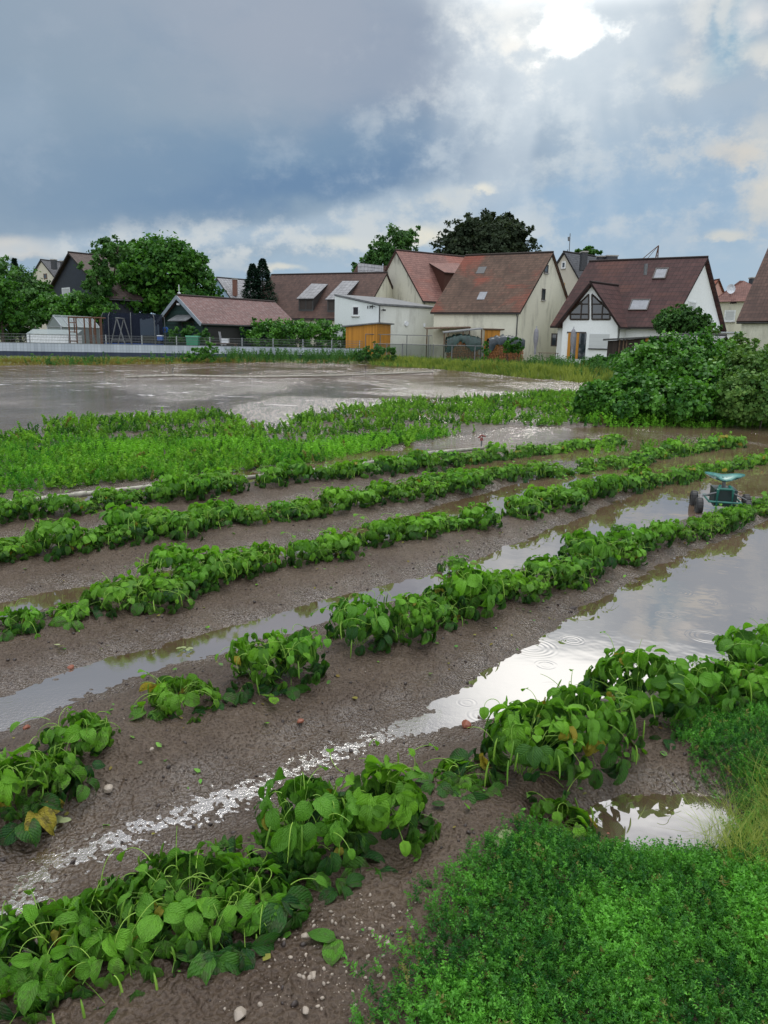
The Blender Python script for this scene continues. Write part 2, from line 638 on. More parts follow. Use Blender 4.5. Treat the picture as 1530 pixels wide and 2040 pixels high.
def boards(name, rgb, width=.14, axis=0, rough=.7, gap=.5, var=.3):
    """board cladding, boards counted along the UV axis"""
    m, n = newmat(name)
    uvn = n.new('ShaderNodeUVMap').outputs[0]
    s_ = n.sep(uvn)
    q = n.m('DIVIDE', s_[axis], width)
    fr = n.m('FRACT', q)
    wn = n.new('ShaderNodeTexWhiteNoise')
    wn.noise_dimensions = '1D'
    n.put(wn.inputs['W'], n.m('FLOOR', q))
    line = n.mr(n.m('ABSOLUTE', n.m('SUBTRACT', fr, .5)), .40, .49)
    grain = n.noise(n.scale(uvn, (14, 2, 1) if axis == 0 else (2, 14, 1)), 2.0, 4, .6)
    cc = n.mix(wn.outputs[0], tuple(x * (1 - var) for x in rgb), tuple(min(1, x * (1 + var)) for x in rgb))
    cc = n.mix(n.m('MULTIPLY', grain, .35), cc, tuple(x * .5 for x in rgb))
    cc = n.mix(n.m('MULTIPLY', line, gap), cc, tuple(x * .15 for x in rgb))
    finish(n, principled(n, cc, rough, .3, n.bump(n.m('MULTIPLY', line, -1.0), .5, .02)))
    return m


M = {}
M['glass'] = simple('window_glass', (.02, .028, .035), .06, .3, 2.0, spec=.9)
M['frame_white'] = simple('white_frame', (.72, .74, .74), .45)
M['frame_dark'] = simple('dark_frame', (.035, .025, .02), .5)
M['frame_brown'] = simple('brown_frame', (.12, .06, .03), .5)
M['metal'] = simple('galvanised', (.38, .40, .42), .4, metal=.6)
M['steel'] = simple('weathered_steel', (.13, .135, .14), .5, metal=.4)
M['gutter'] = simple('dark_gutter', (.045, .045, .045), .4)
M['black'] = simple('black_rubber', (.018, .018, .018), .6)
M['chimney'] = simple('slate_chimney', (.03, .032, .038), .6, .3)
M['brick'] = simple('brick_chimney', (.16, .075, .055), .85, .3, 14)
M['concrete'] = simple('concrete', (.32, .31, .29), .85, .2, 5)
M['shutter'] = boards('roller_shutter', (.60, .62, .62), .06, 1, .5, .25, .05)
M['bark'] = simple('bark', (.07, .055, .04), .9, .4, 14, bump=.6)
M['twig'] = simple('green_stem', (.10, .16, .04), .6, .3, 9)

M['mud_pipe'] = simple('muddy_pipe', (.30, .28, .23), .5, .35, 8)
M['tarp'] = simple('dark_green_tarp', (.016, .042, .036), .35, .5, 2.5, bump=.5)
M['tarp_blue'] = simple('blue_grey_tarp', (.018, .030, .040), .35, .5, 2.5, bump=.5)
M['wood'] = simple('old_wood', (.10, .06, .035), .8, .4, 6)
M['wood_dark'] = boards('dark_weathered_boards', (.035, .025, .02), .15, 0)
M['wood_orange'] = boards('varnished_orange_boards', (.50, .22, .028), .13, 0, .55, .55, .18)
M['logs'] = simple('split_logs', (.24, .10, .035), .85, .5, 16, bump=.8)
M['board_green'] = boards('dark_green_boards', (.016, .040, .036), .16, 1)
M['fabric'] = simple('parasol_fabric', (.24, .235, .26), .9, .15)
M['green_paint'] = simple('green_enamel', (.015, .13, .10), .28, .2, 9, spec=.6)
M['green_seat'] = simple('pale_green_seat', (.04, .18, .155), .35, .25, 14, spec=.6)
M['red_paint'] = simple('red_car_paint', (.22, .012, .02), .25, .1, 3, spec=.6)
M['green_bin'] = simple('green_plastic', (.02, .19, .10), .4)
M['blue_plastic'] = simple('blue_plastic', (.02, .08, .30), .4)
M['white_plastic'] = simple('white_plastic', (.65, .67, .70), .4)

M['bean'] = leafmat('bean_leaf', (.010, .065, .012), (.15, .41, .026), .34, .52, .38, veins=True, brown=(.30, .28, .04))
M['bean_stem'] = leafmat('bean_stem', (.10, .24, .025), (.28, .46, .06), .2, .4, .4)
M['weed'] = leafmat('weed_leaf', (.016, .10, .014), (.16, .46, .05), .3, .5, .3, brown=(.22, .22, .06))
M['weed_light'] = leafmat('light_weed_frond', (.05, .24, .03), (.16, .42, .06), .3, .5, .3)
M['weed_pale'] = leafmat('seeding_grass', (.10, .20, .03), (.34, .38, .09), .3, .6, .2)
M['carrot'] = leafmat('carrot_tops', (.04, .19, .012), (.22, .50, .04), .35, .55, .25)
M['potato'] = leafmat('withered_potato_leaf', (.028, .12, .014), (.23, .46, .045), .3, .55, .25, brown=(.20, .18, .05))
M['grass_dry'] = leafmat('dry_grass', (.16, .10, .035), (.22, .22, .05), .2, .8, .1)
M['grass'] = leafmat('meadow_grass', (.07, .13, .02), (.26, .30, .06), .3, .7, .2)
M['tall_weed'] = leafmat('tall_weeds', (.018, .075, .014), (.075, .19, .035), .3, .6, .25)
M['tree_a'] = leafmat('walnut_leaves', (.014, .065, .010), (.075, .21, .022), .25, .6, .2)
M['tree_b'] = leafmat('dark_leaves', (.022, .07, .018), (.085, .20, .042), .25, .6, .2)
M['tree_c'] = leafmat('dull_oak_leaves', (.022, .036, .020), (.05, .07, .038), .18, .7, .1)  # dull grey-brown green, the oak's own leaf colour
M['bush_a'] = leafmat('bush_leaves', (.016, .08, .010), (.11, .29, .03), .25, .5, .3)
M['bush_o'] = leafmat('olive_bush_leaves', (.04, .11, .02), (.15, .26, .055), .25, .6, .2)
M['needle'] = leafmat('spruce_needles', (.006, .022, .012), (.020, .055, .028), .1, .7, .15)
M['pale_leaf'] = leafmat('bleached_leaf', (.22, .27, .12), (.40, .42, .22), .2, .5, .3)


def ground_material():
    m, n = newmat('wet_mud')
    g = n.new('ShaderNodeNewGeometry').outputs['Position']
    gx, gy, gz = n.sep(g)
    big = n.noise(g, 1.3, 5, .6)
    med = n.noise(g, 9.0, 5, .65)
    fine = n.noise(g, 60.0, 4, .7)
    gran = n.new('ShaderNodeTexVoronoi')
    n.put(gran.inputs['Vector'], g)
    gran.inputs['Scale'].default_value = 75.0
    gran.feature = 'SMOOTH_F1'
    cc = n.mix(n.mr(big, .3, .7), (.064, .043, .029), (.104, .075, .052))
    cc = n.mix(n.m('MULTIPLY', n.mr(med, .5, .75), .5), cc, (.046, .029, .020))
    cc = n.mix(n.m('MULTIPLY', n.mr(gran.outputs['Distance'], .55, .25), .28), cc, (.036, .023, .016))
    cc = n.mix(n.m('MULTIPLY', n.mr(fine, .55, .75), .6), cc, (.17, .125, .095))
    # far bank turns to grass
    a = n.new('ShaderNodeAttribute', attribute_name='rnd').outputs['Fac']
    cc = n.mix(a, cc, n.mix(n.mr(med, .35, .65), (.07, .10, .025), (.17, .16, .05)))
    wet = n.mr(gz, .085, .012)
    wetn = n.m('MULTIPLY', n.mr(n.noise(g, 5.0, 4, .6), .3, .7, .35, 1.0), wet)
    rough = n.mr(wetn, 0.0, 1.0, .44, .13, False)
    hh = n.m('ADD', n.m('MULTIPLY', gran.outputs['Distance'], 1.0), n.m('ADD', n.m('MULTIPLY', fine, .6), n.m('MULTIPLY', med, 2.4)))
    b = n.bump(hh, 1.0, .014)
    p = principled(n, cc, rough, n.mr(wetn, 0, 1, .30, .9), b)
    finish(n, p)
    return m


RINGS = [(1405, 1268, .16), (1410, 1200, .09), (1088, 1325, .09), (1060, 1290, .20), (1140, 1275, .10), (1290, 1420 - 70, .10),
         (930, 1400, .07), (960, 1425, .10), (1345, 1178, .16), (1480, 1210, .12), (1440, 1140, .07), (1250, 1300, .08), (1100, 1370, .10),
         (1330, 1225, .10), (1500, 1170, .22)]


def water_material():
    m, n = newmat('muddy_water')
    g = n.new('ShaderNodeNewGeometry').outputs['Position']
    gx, gy, gz = n.sep(g)
    dist = n.m('SQRT', n.m('ADD', n.m('MULTIPLY', gx, gx), n.m('MULTIPLY', gy, gy)))
    turb = n.noise(g, .45, 4, .6)
    cc = n.mix(n.mr(turb, .35, .65), (.095, .058, .034), (.14, .094, .062))
    cc = n.mix(n.mr(gy, 14.0, 24.0, 0.0, .45), cc, (.055, .034, .020))
    h = None
    for px, py, r in RINGS:
        x, y = G(px, py); r = r * .8
        ax = n.m('SUBTRACT', gx, float(x))
        ay = n.m('SUBTRACT', gy, float(y))
        d = n.m('SQRT', n.m('ADD', n.m('MULTIPLY', ax, ax), n.m('MULTIPLY', ay, ay)))
        wv = n.m('SINE', n.m('MULTIPLY', d, 2 * math.pi / (.022 + r * .06)))
        e = n.m('MULTIPLY', n.mr(d, r * 1.05, r * .8), n.mr(d, r * .15, r * .6, .15, 1.0))
        w = n.m('MULTIPLY', wv, e)
        h = w if h is None else n.m('ADD', h, w)
    near = n.mr(dist, 9.0, 6.0)
    ripple = n.noise(g, 3.2, 3, .5)
    rip2 = n.noise(n.scale(g, (1.0, 2.0, 1)), 4.2, 4, .6)
    lake = n.mr(gy, 11.0, 17.0)
    calm = n.mr(n.noise(n.scale(g, (.16, .10, 1)), 1.0, 4, .6, .8), .36, .60)
    hl = n.m('MULTIPLY', n.m('MULTIPLY', rip2, lake), n.mr(calm, 0, 1, .25, 1.0))
    flow = n.m('MULTIPLY', n.mr(gy, 5.5, 3.2), n.mr(gx, .5, -.1))
    flown = n.noise(n.scale(g, (1, 1, 1)), 55.0, 4, .65)
    h = n.m('ADD', h, n.m('MULTIPLY', n.m('MULTIPLY', flow, n.mr(gy, 3.6, 3.0, 3.0, 30.0)), flown))
    hh = n.m('ADD', n.m('MULTIPLY', h, .00011), n.m('ADD', n.m('MULTIPLY', ripple, .0018), n.m('MULTIPLY', hl, .075)))
    b = n.bump(hh, 1.0, 1.0)
    fr = n.new('ShaderNodeFresnel')
    n.put(fr.inputs['IOR'], n.mr(gy, 16.0, 24.0, 7.0, 6.0))
    n.put(fr.inputs['Normal'], b)
    gl = n.new('ShaderNodeBsdfGlossy')
    gl.inputs['Color'].default_value = (.97, .97, .97, 1)
    n.put(gl.inputs['Roughness'], n.mr(lake, 0, 1, .015, .06))
    n.put(gl.inputs['Normal'], b)
    df = n.new('ShaderNodeBsdfDiffuse')
    n.put(df.inputs['Color'], cc)
    # pale streaks: foam and sky glints painted into the open water
    fo = n.noise(n.scale(g, (.55, 1.0, 1)), 1.5, 7, .7, .6)
    patch = n.noise(n.scale(g, (.10, .22, 1)), 1.0, 3, .5)
    foam_glint = n.m('MULTIPLY', n.m('MULTIPLY', n.mr(fo, .595, .64), n.mr(gy, 17.0, 22.0)), n.mr(patch, .38, .52))
    df2 = n.new('ShaderNodeBsdfDiffuse')
    df2.inputs[0].default_value = (.62, .62, .62, 1)
    mx = n.new('ShaderNodeMixShader')
    n.put(mx.inputs[0], n.m('MULTIPLY', fr.outputs[0], n.m('MINIMUM', 1.0, n.m('ADD', n.mr(gy, 25.0, 38.0, 1.0, .66), n.mr(n.noise(n.scale(g, (.5, .5, 1)), 1.0, 5, .65), .52, .6, 0.0, .4)))))
    n.t.links.new(df.outputs[0], mx.inputs[1])
    n.t.links.new(gl.outputs[0], mx.inputs[2])
    mx2 = n.new('ShaderNodeMixShader')
    n.put(mx2.inputs[0], n.m('MULTIPLY', foam_glint, .75))
    n.t.links.new(mx.outputs[0], mx2.inputs[1])
    n.t.links.new(df2.outputs[0], mx2.inputs[2])
    finish(n, mx2.outputs[0])
    return m


# ------------------------------------------------------------------ terrain
DG = rad(42)
CU, SU = math.cos(DG), math.sin(DG)


def uv_of(x, y):
    return x * CU + y * SU, -x * SU + y * CU


def line(px, z=0.0):
    P = np.array([G(*q, z) for q in px])
    u, v = uv_of(P[:, 0], P[:, 1])
    o = np.argsort(u)
    return u[o], v[o]


ROW = dict(
    A=line([(60, 2030), (330, 1910), (600, 1780), (760, 1715), (1080, 1600), (1230, 1520), (1440, 1430), (1530, 1385)], .085),
    B=line([(20, 1645), (140, 1545), (340, 1450), (540, 1390), (750, 1300), (950, 1230), (1150, 1155), (1350, 1080), (1530, 1020)], .085),
    C=line([(15, 1270), (130, 1245), (300, 1212), (450, 1172), (620, 1128), (800, 1078), (1000, 1038), (1200, 983), (1380, 943), (1530, 913)], .085),
    D=line([(0, 1128), (120, 1113), (260, 1088), (450, 1058), (650, 1024), (850, 984), (1050, 945), (1250, 920), (1400, 892)], .085),
    E=line([(0, 1045), (200, 1020), (400, 995), (550, 971), (750, 946), (950, 912), (1180, 884)], .085))
FUR = [line([(0, 1830), (100, 1720), (480, 1580), (700, 1490), (960, 1400), (1150, 1330), (1330, 1240), (1500, 1150), (1700, 1060)]),
       line([(0, 1420), (250, 1330), (500, 1260), (700, 1200), (900, 1150), (1100, 1090), (1300, 1015), (1450, 962), (1700, 880)]),
       line([(0, 1215), (200, 1175), (420, 1120), (600, 1095), (800, 1050), (1000, 1000), (1200, 945), (1450, 890)]),
       line([(0, 1085), (250, 1062), (600, 1010), (800, 975), (1000, 925), (1250, 885)])]
FW = [([.2, .9, 1.3, 1.7, 2.1, 2.6, 3.3, 4.2, 5.0, 12], [.05, .045, .045, .05, .06, .14, .34, .52, .60, .95]),
      ([.5, 1.5, 3.0, 3.9, 4.4, 5.1, 7.0, 9, 14], [.20, .17, .15, .17, .19, .27, .42, .58, .95]),
      ([1, 1.9, 2.6, 3.3, 4.2, 4.6, 6.0, 9, 14], [.18, .15, .04, .12, .20, .25, .38, .54, .95]),
      ([1, 2.5, 3.5, 4.8, 5.5, 7, 9, 14], [.06, .16, .12, .22, .22, .33, .48, .95])]
F_POLY = np.array([G(*q) for q in [(-700, 960), (-300, 905), (0, 872), (60, 853), (130, 840), (300, 838), (440, 828), (490, 850), (560, 858), (600, 834),
                                    (700, 813), (900, 797), (1080, 783), (1160, 785), (1250, 830), (1310, 846), (1150, 852), (1000, 850), (900, 874), (760, 900),
                                    (560, 935), (325, 960), (0, 998), (-400, 1060)]])
BUSH_POLY = np.array([G(*q) for q in [(1150, 790), (1180, 768), (1240, 755), (1800, 748), (1900, 836), (1530, 842), (1240, 846), (1170, 830)]])
PUD = G(1320, 1640)
WEED1 = np.array([G(*q) for q in [(690, 2120), (790, 1960), (860, 1850), (960, 1770), (1050, 1715), (1180, 1712), (1230, 1735), (1350, 1722), (1440, 1680), (1470, 1610), (1530, 1570), (1750, 1520), (1850, 2300), (800, 2300)]])
WEED2 = np.array([G(*q) for q in [(1330, 1500), (1370, 1470), (1430, 1450), (1530, 1420), (1700, 1370), (1750, 1550), (1530, 1610), (1460, 1600), (1370, 1550)]])


def polydist(x, y, P):
    """signed distance, positive inside"""
    inside = np.zeros(x.shape, bool)
    d = np.full(x.shape, 1e9)
    n = len(P)
    for i in range(n):
        ax, ay = P[i]; bx, by = P[(i + 1) % n]
        ex, ey = bx - ax, by - ay
        t = np.clip(((x - ax) * ex + (y - ay) * ey) / (ex * ex + ey * ey + 1e-12), 0, 1)
        d = np.minimum(d, np.hypot(x - ax - t * ex, y - ay - t * ey))
        cr = ((ay > y) != (by > y))
        with np.errstate(divide='ignore', invalid='ignore'):
            xi = ax + (y - ay) / (by - ay + 1e-15) * ex
        inside ^= cr & (x < xi)
    return np.where(inside, d, -d)


FARP = np.array([G(px, py) for px, py in [(-900, 716), (-300, 722), (0, 728), (250, 727), (500, 722), (760, 727), (900, 737), (1050, 752), (1200, 764)]])


def far_y(x):
    return np.interp(x, np.r_[-400, FARP[:, 0], FARP[-1, 0] + 8, 400], np.r_[FARP[0, 1] + 20, FARP[:, 1], 32, 32])


def sstep(x, a, b):
    t = np.clip((x - a) / (b - a), 0, 1)
    return t * t * (3 - 2 * t)


def height(x, y, detail=True):
    x = np.asarray(x, float); y = np.asarray(y, float)
    u, v = uv_of(x, y)
    n1 = fbm(x, y, 4, 2.6)
    D = np.full(x.shape, 9.0)
    for (fu, fv), (wu, ww) in zip(FUR, FW):
        vf = np.interp(u, fu, fv)
        w = np.interp(u, wu, ww)
        D = np.minimum(D, np.abs(v - vf) - w + n1 * .10)
    vf0 = np.interp(u, *FUR[0])
    dv0 = np.abs(v - vf0)
    wfilm = (1 - sstep(u, 2.0, 2.7)) * (1 - sstep(dv0, .14, .36))
    top = np.clip(.135 - .0085 * np.clip(u, 0, 20), .02, .2)
    h = np.where(D > 0, np.clip(D, 0, 1) * .30, D * .16)
    h = top * np.tanh(h / top) + .001
    # leave the bean rows beyond row E
    vE = np.interp(u, *ROW['E']) + .35
    out = sstep(v, vE, vE + .5)
    base = -.12
    dF = polydist(x, y, F_POLY) + n1 * .5
    hF = np.minimum(.015 + fbm(x, y, 3, .9) * .16, base + (dF + .25) * .6)
    hF = np.maximum(hF, base)
    h = h * (1 - out) + hF * out
    # small puddle by the weeds
    dp = np.hypot((x - PUD[0]) * .9 + (y - PUD[1]) * -.3, (y - PUD[1]) * 1.25) - .25 + n1 * .14
    h = np.minimum(h, np.clip(dp * .45, -.03, 1))
    # bushes' island and far bank
    dB = polydist(x, y, BUSH_POLY)
    h = np.maximum(h, np.clip(-.12 + (dB + .3) * .35, -.12, .12))
    fy = far_y(x)
    bank = sstep(y - fy + fbm(x, y, 3, .3) * 1.6, -.6, 3.5)
    h = h * (1 - bank) + bank * (.06 + .16 * sstep(x, -8, 2) + fbm(x, y, 3, .15) * .12 + np.clip((y - 55) * .004, 0, .9))
    if detail:
        near = np.clip(1 - (y - 12) / 6, 0, 1)
        lump = fbm(x + 9, y, 4, 9) * .026 + (np.maximum(fbm(x, y + 3, 3, 24), .05) - .05) * .055
        hf = -.0022 + dv0 * .055 + fbm(x, y + 7, 2, 62) * .017 + fbm(x, y, 2, 5) * .005
        h = h * (1 - wfilm) + hf * wfilm
        lump = lump * (1 - wfilm) + fbm(x + 3, y, 2, 30) * .006 * (1 - sstep(h, .0, .03))
        h = h + lump * near * (.62 + .38 * sstep(h, .002, .04))
    return h


def hz(x, y):
    return float(height(np.array([x]), np.array([y]))[0])


ang = np.concatenate([np.linspace(-math.pi, -.78, 40)[:-1], np.linspace(-.78, .78, 760), np.linspace(.78, math.pi, 40)[1:]])
dis = np.concatenate([[0, .4, .8], np.geomspace(1.15, 14, 620), np.geomspace(14.2, 60, 240), np.geomspace(62, 5000, 40)])
Dg, Ag = np.meshgrid(dis, ang, indexing='ij')
X, Y = Dg * np.sin(Ag), Dg * np.cos(Ag)
Z = height(X, Y)
nr, nc = X.shape
i = np.arange(nr - 1)[:, None] * nc
k = np.arange(nc - 1)[None]
faces = np.stack([i + k, i + k + 1, i + nc + k + 1, i + nc + k], -1).reshape(-1, 4)[:, ::-1]
grassy = sstep(Y.ravel() - far_y(X.ravel()), -.3, 2.0)
grassy = np.maximum(grassy, .8 * sstep(polydist(X.ravel(), Y.ravel(), BUSH_POLY), .2, 1.5))
tag(obj('ground', mesh_np('ground', np.stack([X, Y, Z], -1).reshape(-1, 3), [faces], ground_material(), True, rnd=grassy)),
    'dark wet mud ridges and furrows of the flooded field', 'ground', kind='structure')
wx = np.array([[-300, -10], [300, -10], [300, 140], [-300, 140]])
tag(obj('water', mesh_np('water', np.c_[wx, np.full(4, .0)], [np.array([[0, 1, 2, 3]])], water_material())),
    'brown flood water filling the furrows and covering the field', 'water', kind='structure')

# ------------------------------------------------------------------ leaf templates


def leaf_tpl(nl=6, hw=2, bend=1.0, fold=.25, wid=.42, pucker=.02, twist=0.0, seed=0):
    r = np.random.default_rng(seed)
    t = np.linspace(0, 1, nl + 1)
    prof = wid * 2.35 * np.maximum(t, .0) ** .5 * np.maximum(1 - t, 0) ** .8
    prof[0] = .02
    y = z = 0.0
    cy, cz = [0.0], [0.0]
    for q in range(nl):
        a = -bend * (t[q] + .5 / nl)
        y += math.cos(a) / nl; z += math.sin(a) / nl
        cy.append(y); cz.append(z)
    s = np.linspace(-1, 1, 2 * hw + 1)
    V, U = [], []
    for q in range(nl + 1):
        a = -bend * t[q]
        for w in s:
            xx = w * prof[q]
            up = fold * abs(xx) * (1 if abs(w) < .7 else .75) + r.normal() * pucker
            back = -.10 * abs(w) * (1 if q < 2 else 0)
            tw = twist * t[q] * w * .2
            V.append((xx, cy[q] + back * math.cos(a) - up * math.sin(a) * .9, cz[q] + up * math.cos(a) + tw))
            U.append((w, t[q]))
    m = len(s)
    Fc = [(q * m + w, q * m + w + 1, (q + 1) * m + w + 1, (q + 1) * m + w) for q in range(nl) for w in range(m - 1)]
    return np.array(V), np.array(Fc), np.array(U, float)


LEAF_HI = [leaf_tpl(6, 2, b, f, w, .018, tw, sd) for sd, (b, f, w, tw) in enumerate([(.9, .3, .42, 0), (1.6, .3, .43, .6), (.4, .7, .34, -.5), (2.2, .8, .33, .9), (.9, -.35, .42, .4), (1.3, 1.1, .30, -.8)])]
LEAF_LO = [leaf_tpl(3, 1, b, f, w, .02, 0, sd) for sd, (b, f, w) in enumerate([(.9, .3, .42), (1.5, .2, .45), (.4, .5, .38)])]


def wander(r, p, d, n, step, curl, grav):
    P = [np.array(p, float)]
    d = np.array(d, float)
    ax = unit(r.normal(size=3))
    for q in range(n):
        d = unit(d + np.cross(ax, d) * curl + np.array([0, 0, -grav]))
        P.append(P[-1] + d * step)
    return np.array(P)


def bean_parts(seed, R=.24, H=.34, ntri=26, hi=True, pods_in_stems=True, stems=9, flat=0, npod=7, ell=1.0):
    r = np.random.default_rng(seed)
    L, S = Acc(), Acc()
    tpls = LEAF_HI if hi else LEAF_LO
    groups = {q: ([], [], [], []) for q in range(len(tpls))}
    lean = r.normal(size=2) * .05
    for k_ in range(ntri + flat):
        ph = r.uniform(0, 2 * math.pi)
        if k_ < ntri:
            s_ = r.uniform(0, 1) ** .8
            z0 = H * (.18 + .80 * s_)
            rad_ = R * math.sqrt(max(1 - s_ * s_ * .85, 0)) * r.uniform(.55, 1.05)
            pitch = rad(-88 + 72 * s_ ** 2.2 + r.normal() * 20)
            size = r.uniform(.030, .086)
        else:
            s_ = 0; z0 = .03; rad_ = R * r.uniform(.8, 1.25); pitch = rad(r.uniform(-12, 0)); size = r.uniform(.06, .10)
        p = np.array([math.cos(ph) * rad_ * ell + lean[0] * z0 * 4, math.sin(ph) * rad_ / ell + lean[1] * z0 * 4, z0])
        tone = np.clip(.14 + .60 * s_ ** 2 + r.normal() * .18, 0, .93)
        if r.random() < .015: tone = 1.3
        for j in (-1, 0, 1):
            a = ph + j * rad(r.uniform(50, 95)) + r.normal() * .15
            pt = pitch + r.normal() * .15
            f = np.array([math.cos(a) * math.cos(pt), math.sin(a) * math.cos(pt), math.sin(pt)])
            outv = np.array([math.cos(ph), math.sin(ph), .9]) + r.normal(size=3) * .3
            q = r.integers(len(tpls))
            g = groups[q]
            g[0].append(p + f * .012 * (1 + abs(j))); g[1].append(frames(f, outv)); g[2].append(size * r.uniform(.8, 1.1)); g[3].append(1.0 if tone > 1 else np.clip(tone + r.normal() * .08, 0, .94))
        b0 = np.array([p[0] * .15, p[1] * .15, .02])
        mid = (b0 + p) / 2 + np.array([0, 0, .25 * H])
        t = np.linspace(0, 1, 5)[:, None]
        C_ = (1 - t) ** 2 * b0 + 2 * t * (1 - t) * mid + t * t * p
        if k_ % 3 == 0:
            V, Fc = tube(C_, .0013, 4 if hi else 3, .0009)
            S.add(V, Fc, r.uniform(.1, .7))
    for q, g in groups.items():
        if g[0]:
            scatter(L, tpls[q], np.array(g[0]), np.array(g[1]), np.array(g[2]), np.array(g[3]))
    for k_ in range(stems):
        ph = r.uniform(0, 2 * math.pi)
        rr_ = R * r.uniform(.1, .8)
        p = (math.cos(ph) * rr_, math.sin(ph) * rr_, H * r.uniform(.55, .95))
        d = (math.cos(ph) * .7 + r.normal() * .3, math.sin(ph) * .7 + r.normal() * .3, r.uniform(.2, 1.1))
        C_ = wander(r, p, d, 9, r.uniform(.007, .015), r.uniform(-.35, .35), r.uniform(.08, .30))
        V, Fc = tube(C_, .0018, 4 if hi else 3, .0010)
        S.add(V, Fc, r.uniform(.4, 1))
        if r.random() < .75:   # a small young leaf at the tip
            f = unit(C_[-1] - C_[-2])
            scatter(L, tpls[0], C_[-1:], frames(f[None], np.array([[0, 0, 1.0]])), np.array([r.uniform(.02, .05)]), np.array([r.uniform(.7, .93)]))
    podl = []
    for k_ in range(npod):
        ph = r.uniform(0, 2 * math.pi)
        s_ = r.uniform(.25, .8)
        rr_ = R * math.sqrt(1 - s_ * s_ * .8) * .97
        p = (math.cos(ph) * rr_, math.sin(ph) * rr_, H * s_ + .03)
        C_ = wander(r, p, (math.cos(ph) * .35, math.sin(ph) * .35, -.35), 8, r.uniform(.008, .0125), r.uniform(-.2, .2), .40)
        prof = .0036 * np.array([.35, .8, 1, 1, 1, 1, .95, .7, .25])
        V, Fc = tube(C_, 1.0, 5)
        cen = np.repeat(C_, 5, 0)
        V = cen + (V - cen) * np.repeat(prof, 5)[:, None]
        if pods_in_stems:
            S.add(V, Fc, r.uniform(.2, .8))
        else:
            A_ = Acc(); A_.add(V, Fc, r.uniform(.1, .75)); podl.append(A_)
    return L, S, podl


_pc = [0]


def bean_variant(seed, **kw):
    L, S, pods = bean_parts(seed, **kw)
    return (L.mesh('bean_leaves', M['bean']), S.mesh('bean_stems', M['bean_stem']), [p.mesh('bean_pod', M['bean_stem']) for p in pods])


def place_bean(var, x, y, label, group, rz=None, s=1.0, sink=.01, sz=None):
    t = thing('bean_plant', (x, y, hz(x, y) - sink), label, 'bean plant', group, rng.uniform(0, 6.28) if rz is None else rz)
    t.scale = (s, s, s if sz is None else sz)
    obj('foliage', var[0], t)
    obj('stems', var[1], t)
    for p in var[2]:
        obj('pod', p, t)
    return t


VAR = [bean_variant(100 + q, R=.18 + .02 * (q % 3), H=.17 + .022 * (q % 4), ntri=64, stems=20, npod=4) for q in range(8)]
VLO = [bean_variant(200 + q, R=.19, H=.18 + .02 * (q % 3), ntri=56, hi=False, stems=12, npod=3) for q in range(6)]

# near plants picked out one by one: px, py of the base, width px, height px, label, flat leaves
NEAR = [
    (70, 2040, 330, 210, 'big leafy bean plant cut off by the bottom left corner, nearest to the camera', 3, 8),
    (200, 1995, 330, 200, 'bean plant with long pods just left of the front clump with a tall crown', 0, 8),
    (350, 1935, 340, 225, 'bright green tall crowned bean plant of the front row, left of the stony mud', 0, 10),
    (470, 1905, 240, 150, 'low dark bean plant beside the pale stones at the front', 4, 5),
    (585, 1790, 250, 225, 'half collapsed bean plant spilling flattened leaves toward the stones', 9, 6),
    (755, 1712, 250, 205, 'bean plant at the right end of the left front group, big leaves hanging', 3, 4),
    (920, 1590, 130, 50, 'small flattened bean plant with pale leaves pressed in the mud', 7, 3),
    (1050, 1615, 240, 200, 'broad pod laden bean plant opening the right front group', 3, 10),
    (1130, 1660, 150, 90, 'drooping bean shoot with a curly leaf touching the mud near the tan stone', 3, 4),
    (1170, 1545, 260, 200, 'bushy bean plant with thick curved pods above the small puddle', 2, 10),
    (1290, 1475, 260, 180, 'dark bean plant directly above the feathery weed patch', 2, 7),
    (0, 1640, 170, 140, 'bean plant at the left edge with a torn yellow frond by its foot', 4, 5),
    (70, 1600, 130, 90, 'bean plant hiding behind the left edge one, leaves hanging to the mud', 4, 4),
    (140, 1535, 170, 110, 'small bean plant with two heart shaped leaves in front, above the white stone', 2, 4),
    (345, 1445, 170, 95, 'tilted bean plant with one curled dark leaf lying left of it', 4, 5),
    (505, 1405, 150, 135, 'bean plant full of pods left half of the clump above the orange shard', 2, 8),
    (575, 1385, 140, 135, 'bean plant with flattened leaves, right half of the clump above the orange shard', 4, 6),
    (710, 1320, 150, 135, 'round bean plant with hanging pods, left half of the middle clump', 1, 9),
    (795, 1300, 150, 125, 'bean plant with a tall shoot, right half of the middle clump', 1, 7),
    (30, 1275, 90, 50, 'tiny bean plant at the left edge beside the sliver of running water', 3, 2),
    (130, 1250, 80, 42, 'tiny isolated bean plant left of the wide patch of third row beans', 3, 2),
]
kk = 0
for px, py, w, hp, lab, flat, npod in NEAR:
    x, y = G(px, py, .06)
    dpt = math.hypot(math.hypot(x, y), EYE)
    mpp = dpt / F
    R_ = w * mpp / 2 * .88
    th_ = math.atan2(EYE, math.hypot(x, y))
    H_ = (hp * mpp - 1.55 * R_ * math.sin(th_)) / math.cos(th_)
    H_ = min(max(H_, .06), .30)
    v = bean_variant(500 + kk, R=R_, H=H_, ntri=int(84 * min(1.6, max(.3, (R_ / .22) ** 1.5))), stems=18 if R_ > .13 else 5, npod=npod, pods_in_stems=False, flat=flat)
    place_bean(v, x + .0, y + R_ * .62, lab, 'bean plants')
    kk += 1


ORD = 'first second third fourth fifth sixth seventh eighth ninth tenth eleventh twelfth thirteenth fourteenth fifteenth sixteenth seventeenth eighteenth nineteenth twentieth'.split()
ORD += ['twenty-' + q for q in ORD[:9]] + ['thirtieth'] + ['thirty-' + q for q in ORD[:9]] + ['fortieth']
cnt = {}


